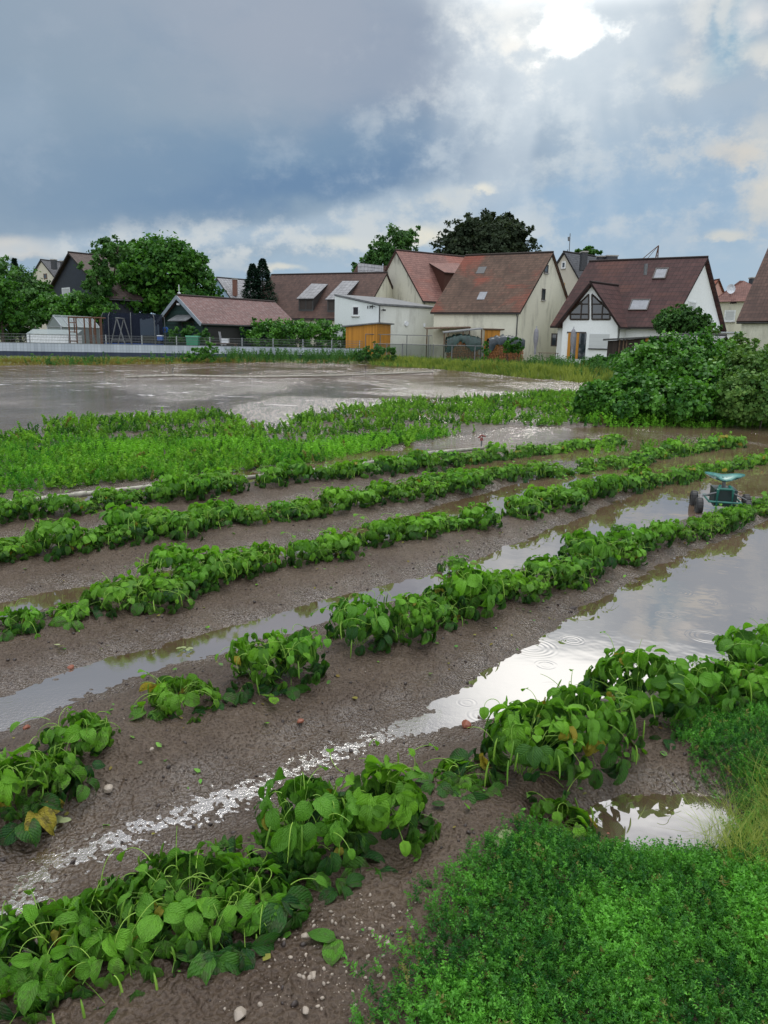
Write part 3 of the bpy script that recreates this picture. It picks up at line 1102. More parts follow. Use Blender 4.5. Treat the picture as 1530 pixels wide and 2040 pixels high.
def row_plants(key, px0, px1, spacing, labels, group, sc_=1.0, skip=None, side=.05, lo=0, hi=1530):
    u, v = ROW[key]
    v = np.r_[v[0] - (v[1] - v[0]) / (u[1] - u[0]) * 1.5, v]; u = np.r_[u[0] - 1.5, u]
    (ax, ay), (bx_, by_) = px0, px1
    u0 = uv_of(*G(ax, ay))[0]; u1 = uv_of(*G(bx_, by_))[0]
    uu = np.arange(u0, u1, spacing)
    for n_, q in enumerate(uu):
        q = q + rng.normal() * .04
        vv = np.interp(q, u, v) + .12 + rng.normal() * side
        x, y = q * CU - vv * SU, q * SU + vv * CU
        P = np.array([[x, y, .1]])
        pxx, pyy = project(P)
        if not (-60 < pxx[0] < 1570):
            continue
        if skip and skip(pxx[0]):
            continue
        if rng.random() < .07:
            continue
        d = math.hypot(x, y)
        var = VAR[rng.integers(len(VAR))] if d < 9 else VLO[rng.integers(len(VLO))]
        s = sc_ * rng.uniform(.72, 1.16) * (1 - .25 * sstep(pxx[0], 1150, 1400) * (key == 'B'))
        fr = (pxx[0] - lo) / (hi - lo)
        lab = labels[min(len(labels) - 1, max(0, int(fr * len(labels))))]
        cnt[lab] = cnt.get(lab, 0) + 1
        lab = ORD[min(cnt[lab], 40) - 1] + ' bean plant from the left ' + lab
        place_bean(var, x, y, lab, group, s=s, sz=s * rng.uniform(.75, 1.15))


row_plants('A', (1330, 1450), (1760, 1300), .21, ['in the front row end above the feathery weeds'], 'front row bean plants', 1.05)
row_plants('B', (840, 1265), (1800, 940), .23, ['just right of the round middle clump', 'above the crumbly mud bank left of the wide puddle',
                                               'near the yellow leaf directly above the wide puddle', 'between the green wheeled seat and the wide puddle'],
           'bean plants of the row beside the wide puddle', 1.02, lo=840)
row_plants('C', (230, 1225), (470, 1165), .16, ['in the sprawling patch above the pale rotting leaves'], 'bean plants of the sprawling patch', 1.0, side=.12)
row_plants('C', (470, 1165), (1800, 850), .23, ['in the third row, right after the sprawling patch', 'in the third row above the long mud ridge',
                                                'in the third row beside the low feathery clump', 'in the third row where the furrow below widens',
                                                'in the third row behind the green wheeled seat'], 'bean plants of the third row', 1.0, lo=470)
row_plants('D', (-200, 1165), (1440, 885), .23, ['at the bare left end of the fourth row', 'in the fourth row beside the small brown puddles',
                                                'halfway along the fourth row', 'in the fourth row where long puddles begin',
                                                'at the flooded right end of the fourth row'], 'bean plants of the fourth row', 1.05, hi=1420)
row_plants('E', (-260, 1085), (1200, 880), .24, ['in the farthest row under the long bare pipe', 'in the farthest row under the short pipe piece',
                                                'in the farthest row where leaves hide the pipe', 'in the farthest row near the red topped sprinkler'],
           'bean plants of the farthest row', 1.02, hi=1200)
for px, py, s in [(900, 1125, .7), (1240, 1055, .6)]:
    x, y = G(px, py, .05)
    place_bean(VLO[1], x, y, 'low feathery clump of beans sprawling into the furrow' + (' beside the running water' if px < 1000 else ' near the bright puddle'), 'bean plants', s=s)


# ------------------------------------------------------------------ low vegetation (stuff)
def sprig(seed, nw=6, leaflets=4, hgt=1.0, ll=.34, lw=.06, spread=.9):
    r = np.random.default_rng(seed)
    A_ = Acc()
    bend = r.normal(size=2) * .22
    for q in range(nw):
        t = (q + 1) / nw
        c_ = np.array([bend[0] * t * t, bend[1] * t * t, t * hgt])
        for j in range(leaflets):
            a = r.uniform(0, 6.28)
            el_ = rad(r.uniform(-5, 55))
            f = np.array([math.cos(a) * math.cos(el_), math.sin(a) * math.cos(el_), math.sin(el_)])
            L_ = ll * (1.05 - .55 * t) * r.uniform(.7, 1.2)
            sd = unit(np.cross(f, r.normal(size=3)))
            nrm = np.cross(sd, f)
            V = np.array([c_, c_ + f * L_ * .5 + sd * lw + nrm * lw * .4, c_ + f * L_, c_ + f * L_ * .5 - sd * lw + nrm * lw * .4])
            A_.add(V, np.array([[0, 1, 2, 3]]))
    V = np.concatenate(A_.V)
    return V, np.concatenate(A_.F[4]), np.zeros((len(V), 2))


def blade(seed, n=9, w=.025, bend=.5):
    r = np.random.default_rng(seed)
    Vs, Fs = [], []
    for q in range(n):
        a = r.uniform(0, 6.28); h = r.uniform(.55, 1); b = r.uniform(.1, bend) * h
        o = r.normal(size=2) * .08
        d = np.array([math.cos(a), math.sin(a)]); s_ = np.array([-d[1], d[0]]) * w
        base = len(Vs)
        for t, ww in ((0, 1), (.55, .8), (1, .1)):
            c_ = np.array([o[0] + d[0] * b * t * t, o[1] + d[1] * b * t * t, h * t * (1 - .15 * t)])
            Vs.append(c_ - np.array([*s_, 0]) * ww); Vs.append(c_ + np.array([*s_, 0]) * ww)
        Fs += [(base, base + 1, base + 3, base + 2), (base + 2, base + 3, base + 5, base + 4)]
    V = np.array(Vs)
    return V, np.array(Fs), np.zeros((len(V), 2))


def cover(name, poly, dens, tpls, size, mat, label, cat, edge=.15, tone=None, tilt=.25, keep=None, sink=.0, seed=1, zmin=-9, kind='stuff', nz=1.2):
    r = np.random.default_rng(seed)
    lo, hi = poly.min(0), poly.max(0)
    n = int((hi - lo).prod() * dens)
    x = r.uniform(lo[0], hi[0], n); y = r.uniform(lo[1], hi[1], n)
    d = polydist(x, y, poly)
    ok = d > edge * (r.random(n) - .4)
    x, y, d = x[ok], y[ok], d[ok]
    px, py = project(np.stack([x, y, np.zeros_like(x)], -1))
    ok = (px > -250) & (px < 1780) & (y > .3)
    x, y = x[ok], y[ok]
    if keep is not None:
        ok = keep(x, y, r)
        x, y = x[ok], y[ok]
    z = height(x, y)
    ok = z > zmin
    x, y, z = x[ok], y[ok], z[ok]
    A_ = Acc()
    g = fbm(x, y, 3, nz) * 2
    which = r.integers(0, len(tpls), len(x))
    for q, tp in enumerate(tpls):
        s_ = which == q
        m = s_.sum()
        if not m:
            continue
        up = unit(np.c_[r.normal(size=(m, 2)) * tilt, np.ones(m)])
        R_ = frames(np.cross(up, unit(r.normal(size=(m, 3)))), up)
        P = np.c_[x[s_], y[s_], z[s_] - sink]
        S_ = r.uniform(size[0], size[1], m) * (1 + .5 * g[s_])
        t_ = np.clip(.45 + g[s_] * .8 + r.normal(size=m) * .22, 0, .94) if tone is None else np.clip(tone(x[s_], y[s_], r), 0, 1)
        t_ = np.where(r.random(m) < .025, 1.0, t_)
        scatter(A_, tp, P, R_, S_, t_)
    return tag(obj(name, A_.mesh(name, mat, False)), label, cat, kind=kind)


SP = [sprig(q, nw=8, leaflets=5, ll=.27, lw=.030) for q in range(6)]
SPC = [sprig(20 + q, nw=6, leaflets=6, ll=.30, lw=.045) for q in range(4)]
SPP = [sprig(40 + q, nw=6, leaflets=7, ll=.26, lw=.095) for q in range(4)]
BL = [blade(q) for q in range(4)]
BLT = [blade(10 + q, 14, .0035, 1.3) for q in range(5)]


def thin_left(x, y, r):
    px, py = project(np.c_[x, y, np.zeros_like(x)])
    dens = sstep(px - (py - 1700) * -.15, 760, 1080)
    return r.random(len(x)) < np.clip(dens + .22 * (fbm(x, y, 3, 5) > .02), .05, 1)


cover('weeds_cover', WEED1, 9500, SP, (.032, .074), M['weed'], 'dense feathery dark green weeds filling the lower right corner', 'weeds', keep=thin_left, tilt=.65, seed=5, zmin=.0, edge=.15, nz=4.5)
cover('weeds_cover', WEED2, 7500, SP, (.03, .065), M['weed'], 'feathery green weeds between the front bean row and the small puddle', 'weeds', tilt=.5, seed=6, zmin=-.02, nz=2.5)
YG = np.array([G(*q) for q in [(1400, 1760), (1400, 1690), (1440, 1650), (1530, 1600), (1700, 1560), (1700, 1760), (1530, 1850)]])
cover('seeding_grass', YG, 650, BLT, (.10, .24), M['weed_pale'], 'yellow seeding grass at the right edge by the small puddle', 'grass', tilt=.4, seed=8)

FR = [sprig(120 + q, nw=11, leaflets=3, ll=.13, lw=.018) for q in range(4)]
cover('weed_fronds', WEED1, 420, FR, (.05, .10), M['weed_light'], 'lighter trailing fronds rising from the weeds at the lower right', 'weeds', keep=thin_left, tilt=1.1, seed=15, zmin=.0, edge=.12, nz=2.5)
Cx = lambda pts: np.array([G(*q) for q in pts])
CARROT = Cx([(-200, 1018), (-200, 905), (0, 888), (180, 878), (420, 888), (620, 885), (800, 868), (900, 868), (760, 898), (560, 930), (325, 955), (0, 990)])
cover('carrot_tops', CARROT, 260, SPC, (.09, .15), M['carrot'], 'bright green carrot tops just beyond the muddy irrigation pipe', 'crop', seed=11, zmin=-.08, tilt=.3)
def clumpy(x, y, r):
    u, v = uv_of(x, y)
    rowm = .5 + .5 * np.cos(v * 2 * math.pi / .62)
    return r.random(len(x)) < np.clip(-.25 + 1.15 * rowm ** 3 + fbm(x, y, 3, 1.4) * 2.6, .05, 1)
cover('potato_tops', F_POLY, 190, SPP, (.08, .20), M['potato'], 'withering green and yellow potato foliage along the edge of the open water', 'crop', seed=12, zmin=-.10, keep=clumpy, tilt=.5, nz=2.2)
ISL = Cx([(1170, 850), (1150, 825), (1250, 830), (1700, 832), (1700, 846), (1300, 853)])
cover('potato_tops', ISL, 90, SPC, (.12, .24), M['carrot'], 'light green undergrowth at the waterline below the big dark bushes', 'crop', seed=13, zmin=-.12, tilt=.4)
SCR = Cx([(1000, 905), (1200, 893), (1450, 875), (1460, 888), (1200, 905), (1050, 915)])
cover('drowned_weeds', SCR, 26, SPP, (.10, .2), M['potato'], 'thin line of half drowned yellowish plants in the flooded channel', 'weeds', seed=14)


# ------------------------------------------------------------------ stones, leaves and litter
def stone_mesh(seed, flat=.6):
    r = np.random.default_rng(seed)
    import bmesh
    bm = bmesh.new()
    bmesh.ops.create_icosphere(bm, subdivisions=2, radius=1)
    ax = r.normal(size=(7, 3)); ax = unit(ax)
    lim = r.uniform(.5, .85, 7)
    for v in bm.verts:
        p = np.array(v.co)
        for a, l in zip(ax, lim):
            d = p @ a
            if d > l:
                p = p - a * (d - l) * .85
        p = p * np.array([1, r.uniform(.97, 1.03) * .8, flat])
        v.co = p
    me = bpy.data.meshes.new('stone')
    bm.to_mesh(me); bm.free()
    return me


M['st_w'] = simple('pale_stone', (.30, .25, .20), .5, .25, 30)
M['st_o'] = simple('brick_shard', (.20, .06, .03), .55, .3, 20)
M['st_t'] = simple('tan_stone', (.45, .25, .11), .45, .25, 20)
M['st_d'] = simple('dark_clod', (.035, .024, .02), .5, .3, 30)
STN = [(216, 1573, 11, 'st_w', 'pale rounded stone on bare mud below the two leaf bean plant'),
       (598, 1438, 8, 'st_o', 'orange brick shard lying at the foot of a bean clump'),
       (928, 1445, 14, 'st_o', 'flat red brick piece at the edge of the first puddle'),
       (140, 1331, 9, 'st_o', 'red brown pebble on the mud left of the running water'),
       (54, 1451, 8, 'st_o', 'dull red pebble above the left bean plants'),
       (1134, 1695, 8, 'st_t', 'round tan stone under the drooping bean shoot'),
       (279, 1408, 6, 'st_w', 'small grey stone between the running water and the tilted bean plant'),
       (302, 1494, 5, 'st_w', 'small white stone just below the tilted bean plant'),
       (40, 1775, 5, 'st_w', 'white pebble alone in the wet furrow at the left'),
       (609, 1867, 9, 'st_w', 'pale pink stone next to the flat round leaf'),
       (478, 2024, 14, 'st_w', 'long beige stone at the very bottom beside the front beans'),
       (624, 1945, 9, 'st_w', 'pale angular stone in the gravelly mud patch'),
       (772, 1880, 6, 'st_w', 'white pebble between the gravel and the feathery weeds'),
       (608, 2016, 8, 'st_w', 'whitish stone at the bottom of the gravel patch'),
       (1211, 1665, 6, 'st_o', 'reddish stone at the rim of the small puddle'),
       (1140, 1282 - 70, 8, 'st_d', 'dark clod sticking out of the wide puddle edge')]
for q, (px, py, rpx, mt, lab) in enumerate(STN):
    x, y = G(px, py, .03)
    z = hz(x, y)
    x, y = G(px, py, z)
    me = stone_mesh(q + 3)
    me.materials.append(M[mt])
    o = obj('stone' if mt != 'st_o' else 'brick_shard', me, None, (x, y, z + .004))
    s = rpx * math.hypot(math.hypot(x, y), EYE) / F
    o.scale = (s, s, s)
    o.rotation_euler = (0, 0, rng.uniform(0, 6))
    tag(o, lab, 'stone')

# gravel and clods as stuff
ico = stone_mesh(99)
Vi = np.array([v.co[:] for v in ico.vertices]); Fi = np.array([p.vertices[:] for p in ico.polygons])
bpy.data.meshes.remove(ico)


def pebbles(name, poly, n, smin, smax, mat, label, cat, seed, keep=None):
    r = np.random.default_rng(seed)
    lo, hi = poly.min(0), poly.max(0)
    x = r.uniform(lo[0], hi[0], n * 4); y = r.uniform(lo[1], hi[1], n * 4)
    ok = polydist(x, y, poly) > 0
    x, y = x[ok][:n], y[ok][:n]
    z = height(x, y)
    ok = z > .002
    x, y, z = x[ok], y[ok], z[ok]
    A_ = Acc()
    s = smin + (smax - smin) * r.random(len(x)) ** 4
    scatter(A_, (Vi, Fi, np.zeros((len(Vi), 2))), np.c_[x, y, z + s * .1], rand_rot(len(x), r), s, r.random(len(x)))
    return tag(obj(name, A_.mesh(name, mat, True)), label, cat, kind='stuff')


GRV = Cx([(420, 2100), (540, 1960), (600, 1850), (720, 1840), (830, 1900), (780, 2000), (740, 2100)])
pebbles('gravel', GRV, 340, .0015, .009, M['st_w'], 'pale gravel scattered on the mud at the bottom centre', 'gravel', 31)
NEARMUD = Cx([(-300, 2100), (-300, 1180), (0, 1120), (800, 1040), (1530, 1050), (1500, 1500), (900, 1900), (700, 2100)])
pebbles('mud_clods', NEARMUD, 3800, .002, .013, M['st_d'], 'dark crumbly mud clods strewn over the ridges', 'mud clods', 32)
pebbles('gravel', NEARMUD, 380, .0015, .006, M['st_w'], 'scattered tiny pale grit all over the mud ridges', 'gravel', 33)


def litter(name, poly, n, mat, label, cat, seed, smin, smax, tone):
    r = np.random.default_rng(seed)
    lo, hi = poly.min(0), poly.max(0)
    x = r.uniform(lo[0], hi[0], n * 3); y = r.uniform(lo[1], hi[1], n * 3)
    ok = (polydist(x, y, poly) > 0)
    x, y = x[ok], y[ok]
    u, v = uv_of(x, y)
    dr = np.min([np.abs(v - np.interp(u, *ROW[k_]) - .08) for k_ in ROW], 0)
    ok = r.random(len(x)) < np.exp(-dr * 3.2)
    x, y = x[ok][:n], y[ok][:n]
    z = height(x, y)
    ok = z > .0
    x, y, z = x[ok], y[ok], z[ok]
    A_ = Acc()
    up = unit(np.c_[r.normal(size=(len(x), 2)) * .3, np.ones(len(x))])
    scatter(A_, (LQL[0], LQL[1], LQL[2]), np.c_[x, y, z + .006], frames(np.cross(up, unit(r.normal(size=(len(x), 3)))), up), r.uniform(smin, smax, len(x)), r.uniform(*tone, len(x)))
    return tag(obj(name, A_.mesh(name, M[mat], False), None), label, cat, kind='stuff')


LQL = (np.array([(0, 0, 0), (.3, .3, .1), (.35, .7, .0), (0, 1, .08), (-.3, .65, .12), (-.32, .25, 0)], float), np.array([[0, 1, 2, 3, 4, 5]]), np.zeros((6, 2)))
litter('leaf_litter', NEARMUD, 420, 'bean', 'torn green leaf scraps strewn on the mud beside the rows', 'leaf litter', 41, .012, .038, (0, .8))
litter('leaf_litter', NEARMUD, 260, 'grass_dry', 'brown and yellow plant crumbs on the mud beside the rows', 'leaf litter', 42, .008, .03, (0, 1))
litter('seedlings', NEARMUD, 160, 'weed', 'tiny weed seedlings dotted over the ridges', 'weeds', 43, .010, .028, (.3, 1))


def leaf_thing(px, py, n, size, label, mat='bean', name='fallen_leaf', lift=.012, tone=(.2, .6), spread=.03, seed=0, cat='fallen leaf'):
    r = np.random.default_rng(seed + int(px))
    x, y = G(px, py, .05)
    z = hz(x, y)
    x, y = G(px, py, z)
    A_ = Acc()
    for q in range(n):
        a = r.uniform(0, 6.28)
        p = np.array([[math.cos(a) * r.uniform(0, spread), math.sin(a) * r.uniform(0, spread) * .6, lift + .003 * q]])
        f = np.array([[math.cos(a), math.sin(a), .05]])
        up = np.array([[r.normal() * .15, r.normal() * .15, 1]])
        tp = LEAF_HI[2 if n > 1 else 0]
        V = tp[0].copy(); V[:, 2] *= .25
        scatter(A_, (V, tp[1], tp[2]), p, frames(f, up), np.array([size * r.uniform(.6, 1.1)]), np.array([r.uniform(*tone)]))
    return tag(obj(name, A_.mesh(name, M[mat]), None, (x, y, z)), label, cat)


leaf_thing(664, 1880, 2, .085, 'flat broad green leaf pressed onto the mud by the gravel', tone=(.35, .6), spread=.02)
leaf_thing(886, 1612, 1, .06, 'single dark curled leaf standing alone on the mud between the two front groups', lift=.02, tone=(.1, .2))
leaf_thing(210, 1290, 9, .05, 'bleached rotting leaves lying in a pile beside the running water', 'pale_leaf', 'rotting_leaves', spread=.10, cat='leaf litter')
leaf_thing(135, 1290, 2, .05, 'small pale torn leaf scrap left of the bleached leaf pile', 'pale_leaf', spread=.05)
leaf_thing(370, 1298, 6, .035, 'muddy leaf bits stranded in the running water of the second furrow', 'pale_leaf', 'leaf_scraps', tone=(0, .3), spread=.07, cat='leaf litter')
leaf_thing(90, 1650, 6, .06, 'torn yellow green frond on the mud by the left edge', 'pale_leaf', 'torn_frond', spread=.06, tone=(.2, .6), cat='leaf litter')
leaf_thing(150, 1160, 4, .06, 'flattened green scrap on the ridge above the thin water channel', tone=(.3, .6), spread=.05)
leaf_thing(540, 1395, 3, .07, 'pale leaf lying by the pod clump foot', tone=(.7, .9), spread=.03)
leaf_thing(1120, 1600 - 28, 2, .05, 'yellowish leaf caught in the pods of the right front group', 'pale_leaf', spread=.03, lift=.2)
leaf_thing(990, 1675, 2, .05, 'faded leaf scrap lying in front of the right front group', 'pale_leaf', spread=.03, tone=(0, .3))
leaf_thing(1258, 1108, 2, .06, 'yellow leaf on the bean row beside the wide puddle', 'pale_leaf', spread=.03, lift=.1)


# ------------------------------------------------------------------ irrigation pipes
def pipe(pts, r, label, z=.12, name='irrigation_pipe'):
    P = []
    for px, py in pts:
        x, y = G(px, py, z)
        P.append((x, y, z))
    t = thing(name, P[0], label, 'irrigation pipe')
    o = np.array(P[0])
    mb = MB(); mb.tube(np.array(P) - o, r, 8)
    mb.build('pipe', M['mud_pipe'], t, smooth=True)
    for q in range(1, len(P) - 1):
        a = np.array(P[q]) - o; d = unit(np.array(P[q + 1]) - np.array(P[q - 1]))
        MB().tube([a - d * .06, a + d * .06], r * 1.2, 8).build('coupling', M['mud_pipe'], t, smooth=True)
    return t, P


pipe([(-150, 1025), (0, 1003), (160, 985), (325, 967), (430, 958), (520, 949), (620, 938), (740, 922), (860, 902), (962, 893)], .026, 'long muddy irrigation pipe lying between the carrot tops and the farthest bean row', .16)
pipe([(250, 751), (345, 748), (500, 751), (700, 747), (862, 741)], .04, 'irrigation pipe half drowned in the open flood water', .04)


def sprinkler(px, py, hgt, label, z=.0):
    x, y = G(px, py, z)
    t = thing('sprinkler', (x, y, z), label, 'sprinkler')
    MB().tube([(0, 0, 0), (0, 0, hgt * .75)], .012, 6).build('riser', M['steel'], t)
    h = MB(); h.tube([(0, 0, hgt * .72), (0, 0, hgt * .88)], .03, 8, .018); h.tube([(-.05, 0, hgt * .85), (.0, 0, hgt), (.06, 0, hgt * .93)], .012, 6)
    h.build('head', simple('sprinkler_head_%d' % px, (.18, .03, .02) if px == 958 else (.03, .03, .03), .5), t)
    MB().tube([(0, 0, hgt * .93), (.09, .01, hgt * .97)], .007, 5).build('arm', M['black'], t)
    return t


sprinkler(958, 905, .30, 'red topped sprinkler standing in the water at the end of the farthest bean row')
sprinkler(345, 752, .42, 'dark sprinkler at the left end of the drowned pipe')
sprinkler(862, 745, .38, 'dark sprinkler at the right end of the drowned pipe')
sprinkler(728, 750, .5, 'thin sprinkler riser in the open water, between the other two')

# ------------------------------------------------------------------ wheeled garden seat
cx, cy = G(1436, 1016, .0)
mp = math.hypot(cx, cy) / F
S_ = mp * 100 / .62      # the whole cart is about 100 px wide, modelled 0.62 wide
t = thing('garden_seat_cart', (cx, cy, -.03), 'green rolling garden seat with four black wheels standing in the flooded furrow', 'garden cart', rz=rad(-14))
t.scale = (S_, S_, S_)
fr = MB()
fr.tube([(-.17, -.2, .16), (-.17, .22, .16)], .013, 6); fr.tube([(.17, -.2, .16), (.17, .22, .16)], .013, 6)
for yy in (-.2, .22):
    fr.tube([(-.17, yy, .16), (.17, yy, .16)], .013, 6)
for xx in (-.09, .07):
    fr.tube([(xx, -.2, .03), (xx, -.21, .30), (xx * .6, -.1, .33)], .017, 6)
fr.tube([(-.09, -.2, .31), (.07, -.2, .31)], .015, 6)
fr.tube([(-.09, -.2, .03), (.07, -.2, .03)], .013, 6)
fr.build('frame', M['green_paint'], t, smooth=False)
MB().bx(-.11, .13, -.14, .18, .10, .29).build('tool_tray', simple('dark_tray', (.012, .03, .03), .5), t)
ar = MB(); ar.tube([(-.25, -.2, .22), (-.09, -.2, .27)], .01, 6); ar.tube([(.22, -.18, .20), (.07, -.2, .27)], .01, 6)
ar.build('axle_bar', M['steel'], t)
hp = MB(); hp.tube([(.0, .0, .28), (.0, .0, .37)], .02, 8); hp.build('seat_post', M['steel'], t)
# tractor seat: dished shell with raised rim and holes left as dark inlays
nu, nvv = 24, 6
Vs, Fs = [], []
for j in range(nvv + 1):
    q = j / nvv
    for k_ in range(nu):
        a = 2 * math.pi * k_ / nu
        xx = .215 * q * math.cos(a); yy = .15 * q * math.sin(a) * (1 + .12 * math.cos(2 * a))
        lip = .055 * q ** 2.4 * (1 - .55 * max(0, -math.sin(a)) ** 2 * (abs(math.cos(a)) < .5))
        bow = .03 * abs(math.cos(a)) * q
        Vs.append((xx, yy + .02, .372 + lip + bow))
Vs = np.array(Vs)
for j in range(nvv):
    for k_ in range(nu):
        Fs.append((j * nu + k_, j * nu + (k_ + 1) % nu, (j + 1) * nu + (k_ + 1) % nu, (j + 1) * nu + k_))
n0 = len(Vs)
Vb = Vs.copy(); Vb[:, 2] -= .010
Fb = [tuple(n0 + i_ for i_ in f[::-1]) for f in Fs]
rim = [(nvv * nu + k_, n0 + nvv * nu + k_, n0 + nvv * nu + (k_ + 1) % nu, nvv * nu + (k_ + 1) % nu) for k_ in range(nu)]
seat = obj('seat', mesh_np('seat', np.r_[Vs, Vb], [np.array(Fs + Fb + rim)], M['green_seat'], True), t)
hol = MB()
for k_ in range(9):
    a = rad(20 + k_ * 17.5)
    hx, hy = .15 * math.cos(a), .10 * math.sin(a) + .02
    hol.tube([(hx, hy, .374 + .019), (hx, hy, .374 + .0275)], .011, 8)
hol.build('seat_holes', M['black'], seat)
for xx, yy in ((-.27, -.2), (.24, -.16), (-.27, .24), (.30, .22)):
    w = MB()
    prof = [(.055, -.036), (.085, -.036), (.098, -.022), (.098, .022), (.085, .036), (.055, .036)]
    for k_ in range(20):
        a, b = 2 * math.pi * k_ / 20, 2 * math.pi * (k_ + 1) / 20
        for q in range(6):
            (r0, x0), (r1, x1) = prof[q], prof[(q + 1) % 6]
            tr = 1.03 if k_ % 2 else 1.0
            f_ = lambda r_, x_, an: (xx + x_, yy + r_ * tr * math.cos(an), .098 + r_ * tr * math.sin(an))
            w.poly([f_(r0, x0, a), f_(r1, x1, a), f_(r1, x1, b), f_(r0, x0, b)])
    wo = w.build('wheel', M['black'], t)
    hb = MB(); hb.tube([(xx - .03, yy, .098), (xx + .03, yy, .098)], .05, 12); hb.build('hub', M['black'], wo)

M['rust'] = simple('rusty_brown_iron', (.10, .045, .025), .8, .3, 9)
M['green_lid'] = simple('pale_green_lid', (.10, .34, .22), .4)


def netmat(name, rgb, a):
    m, n = newmat(name)
    t = n.new('ShaderNodeBsdfTransparent')
    p = principled(n, rgb, .8, .1)
    mx = n.new('ShaderNodeMixShader'); mx.inputs[0].default_value = a
    n.t.links.new(t.outputs[0], mx.inputs[1]); n.t.links.new(p, mx.inputs[2])
    finish(n, mx.outputs[0])
    return m


M['net_dark'] = netmat('dark_netting', (.012, .016, .030), .72)
M['net_green'] = netmat('green_netting', (.03, .06, .05), .45)
M['gh_glass'] = netmat('greenhouse_glass', (.30, .34, .34), .6)
M['net'] = M['net_dark']
# ------------------------------------------------------------------ buildings
CAMP = np.array([0, 0, EYE])


class Plane:
    """a wall or roof plane: o origin, e1 along, e2 up in the plane, n outward"""

    def __init__(s, o, e1, e2):
        s.o = np.array(o, float); s.e1 = unit(np.array(e1, float))
        e2 = np.array(e2, float); s.e2 = unit(e2 - s.e1 * (e2 @ s.e1))
        n = np.cross(s.e1, s.e2)
        if n @ (CAMP - s.o) < 0: n = -n
        s.n = unit(n)

    def hit(s, px, py):
        d = ray(px, py)
        t = ((s.o - CAMP) @ s.n) / (d @ s.n)
        q = CAMP + d * t - s.o
        return q @ s.e1, q @ s.e2

    def p(s, a, b, off=0):
        return s.o + s.e1 * a + s.e2 * b + s.n * off

    def rect(s, px0, py0, px1, py1):
        """the rectangle whose centre and size match the pixel box"""
        cx_, cy_ = (px0 + px1) / 2, (py0 + py1) / 2
        a0, _ = s.hit(px0, cy_); a1, _ = s.hit(px1, cy_)
        _, b0 = s.hit(cx_, py1); _, b1 = s.hit(cx_, py0)
        return min(a0, a1), max(a0, a1), min(b0, b1), max(b0, b1)

    def box(s, mb, a0, a1, b0, b1, o0, o1):
        uv = [(a0, b0), (a1, b0), (a1, b1), (a0, b1)]
        mb.slab([s.p(a0, b0, o1), s.p(a1, b0, o1), s.p(a1, b1, o1), s.p(a0, b1, o1)], s.n * (o0 - o1), uv)


def window(pl, box, parent, fm='frame_white', pm='glass', fw=.08, bars=0, name='window', sill=False):
    a0, a1, b0, b1 = pl.rect(*box) if len(box) == 4 else box[:4]
    O = np.array(parent.matrix_basis.translation)
    mb = MB()
    pl.box(mb, a0, a1, b1 - fw, b1, -.05, .04); pl.box(mb, a0, a1, b0, b0 + fw, -.05, .04)
    pl.box(mb, a0, a0 + fw, b0 + fw, b1 - fw, -.05, .038); pl.box(mb, a1 - fw, a1, b0 + fw, b1 - fw, -.05, .038)
    for k_ in range(bars):
        x = a0 + (a1 - a0) * (k_ + 1) / (bars + 1)
        pl.box(mb, x - fw / 2, x + fw / 2, b0 + fw, b1 - fw, -.04, .032)
    o = mb.build(name, M[fm], parent, O)
    mp_ = MB(); pl.box(mp_, a0 + fw * .9, a1 - fw * .9, b0 + fw * .9, b1 - fw * .9, -.04, .015)
    mp_.build('pane', M[pm], o, O)
    if sill:
        ms = MB(); pl.box(ms, a0 - .05, a1 + .05, b0 - .08, b0 - .002, -.02, .12); ms.build('sill', M['concrete'], o, O)
    return o


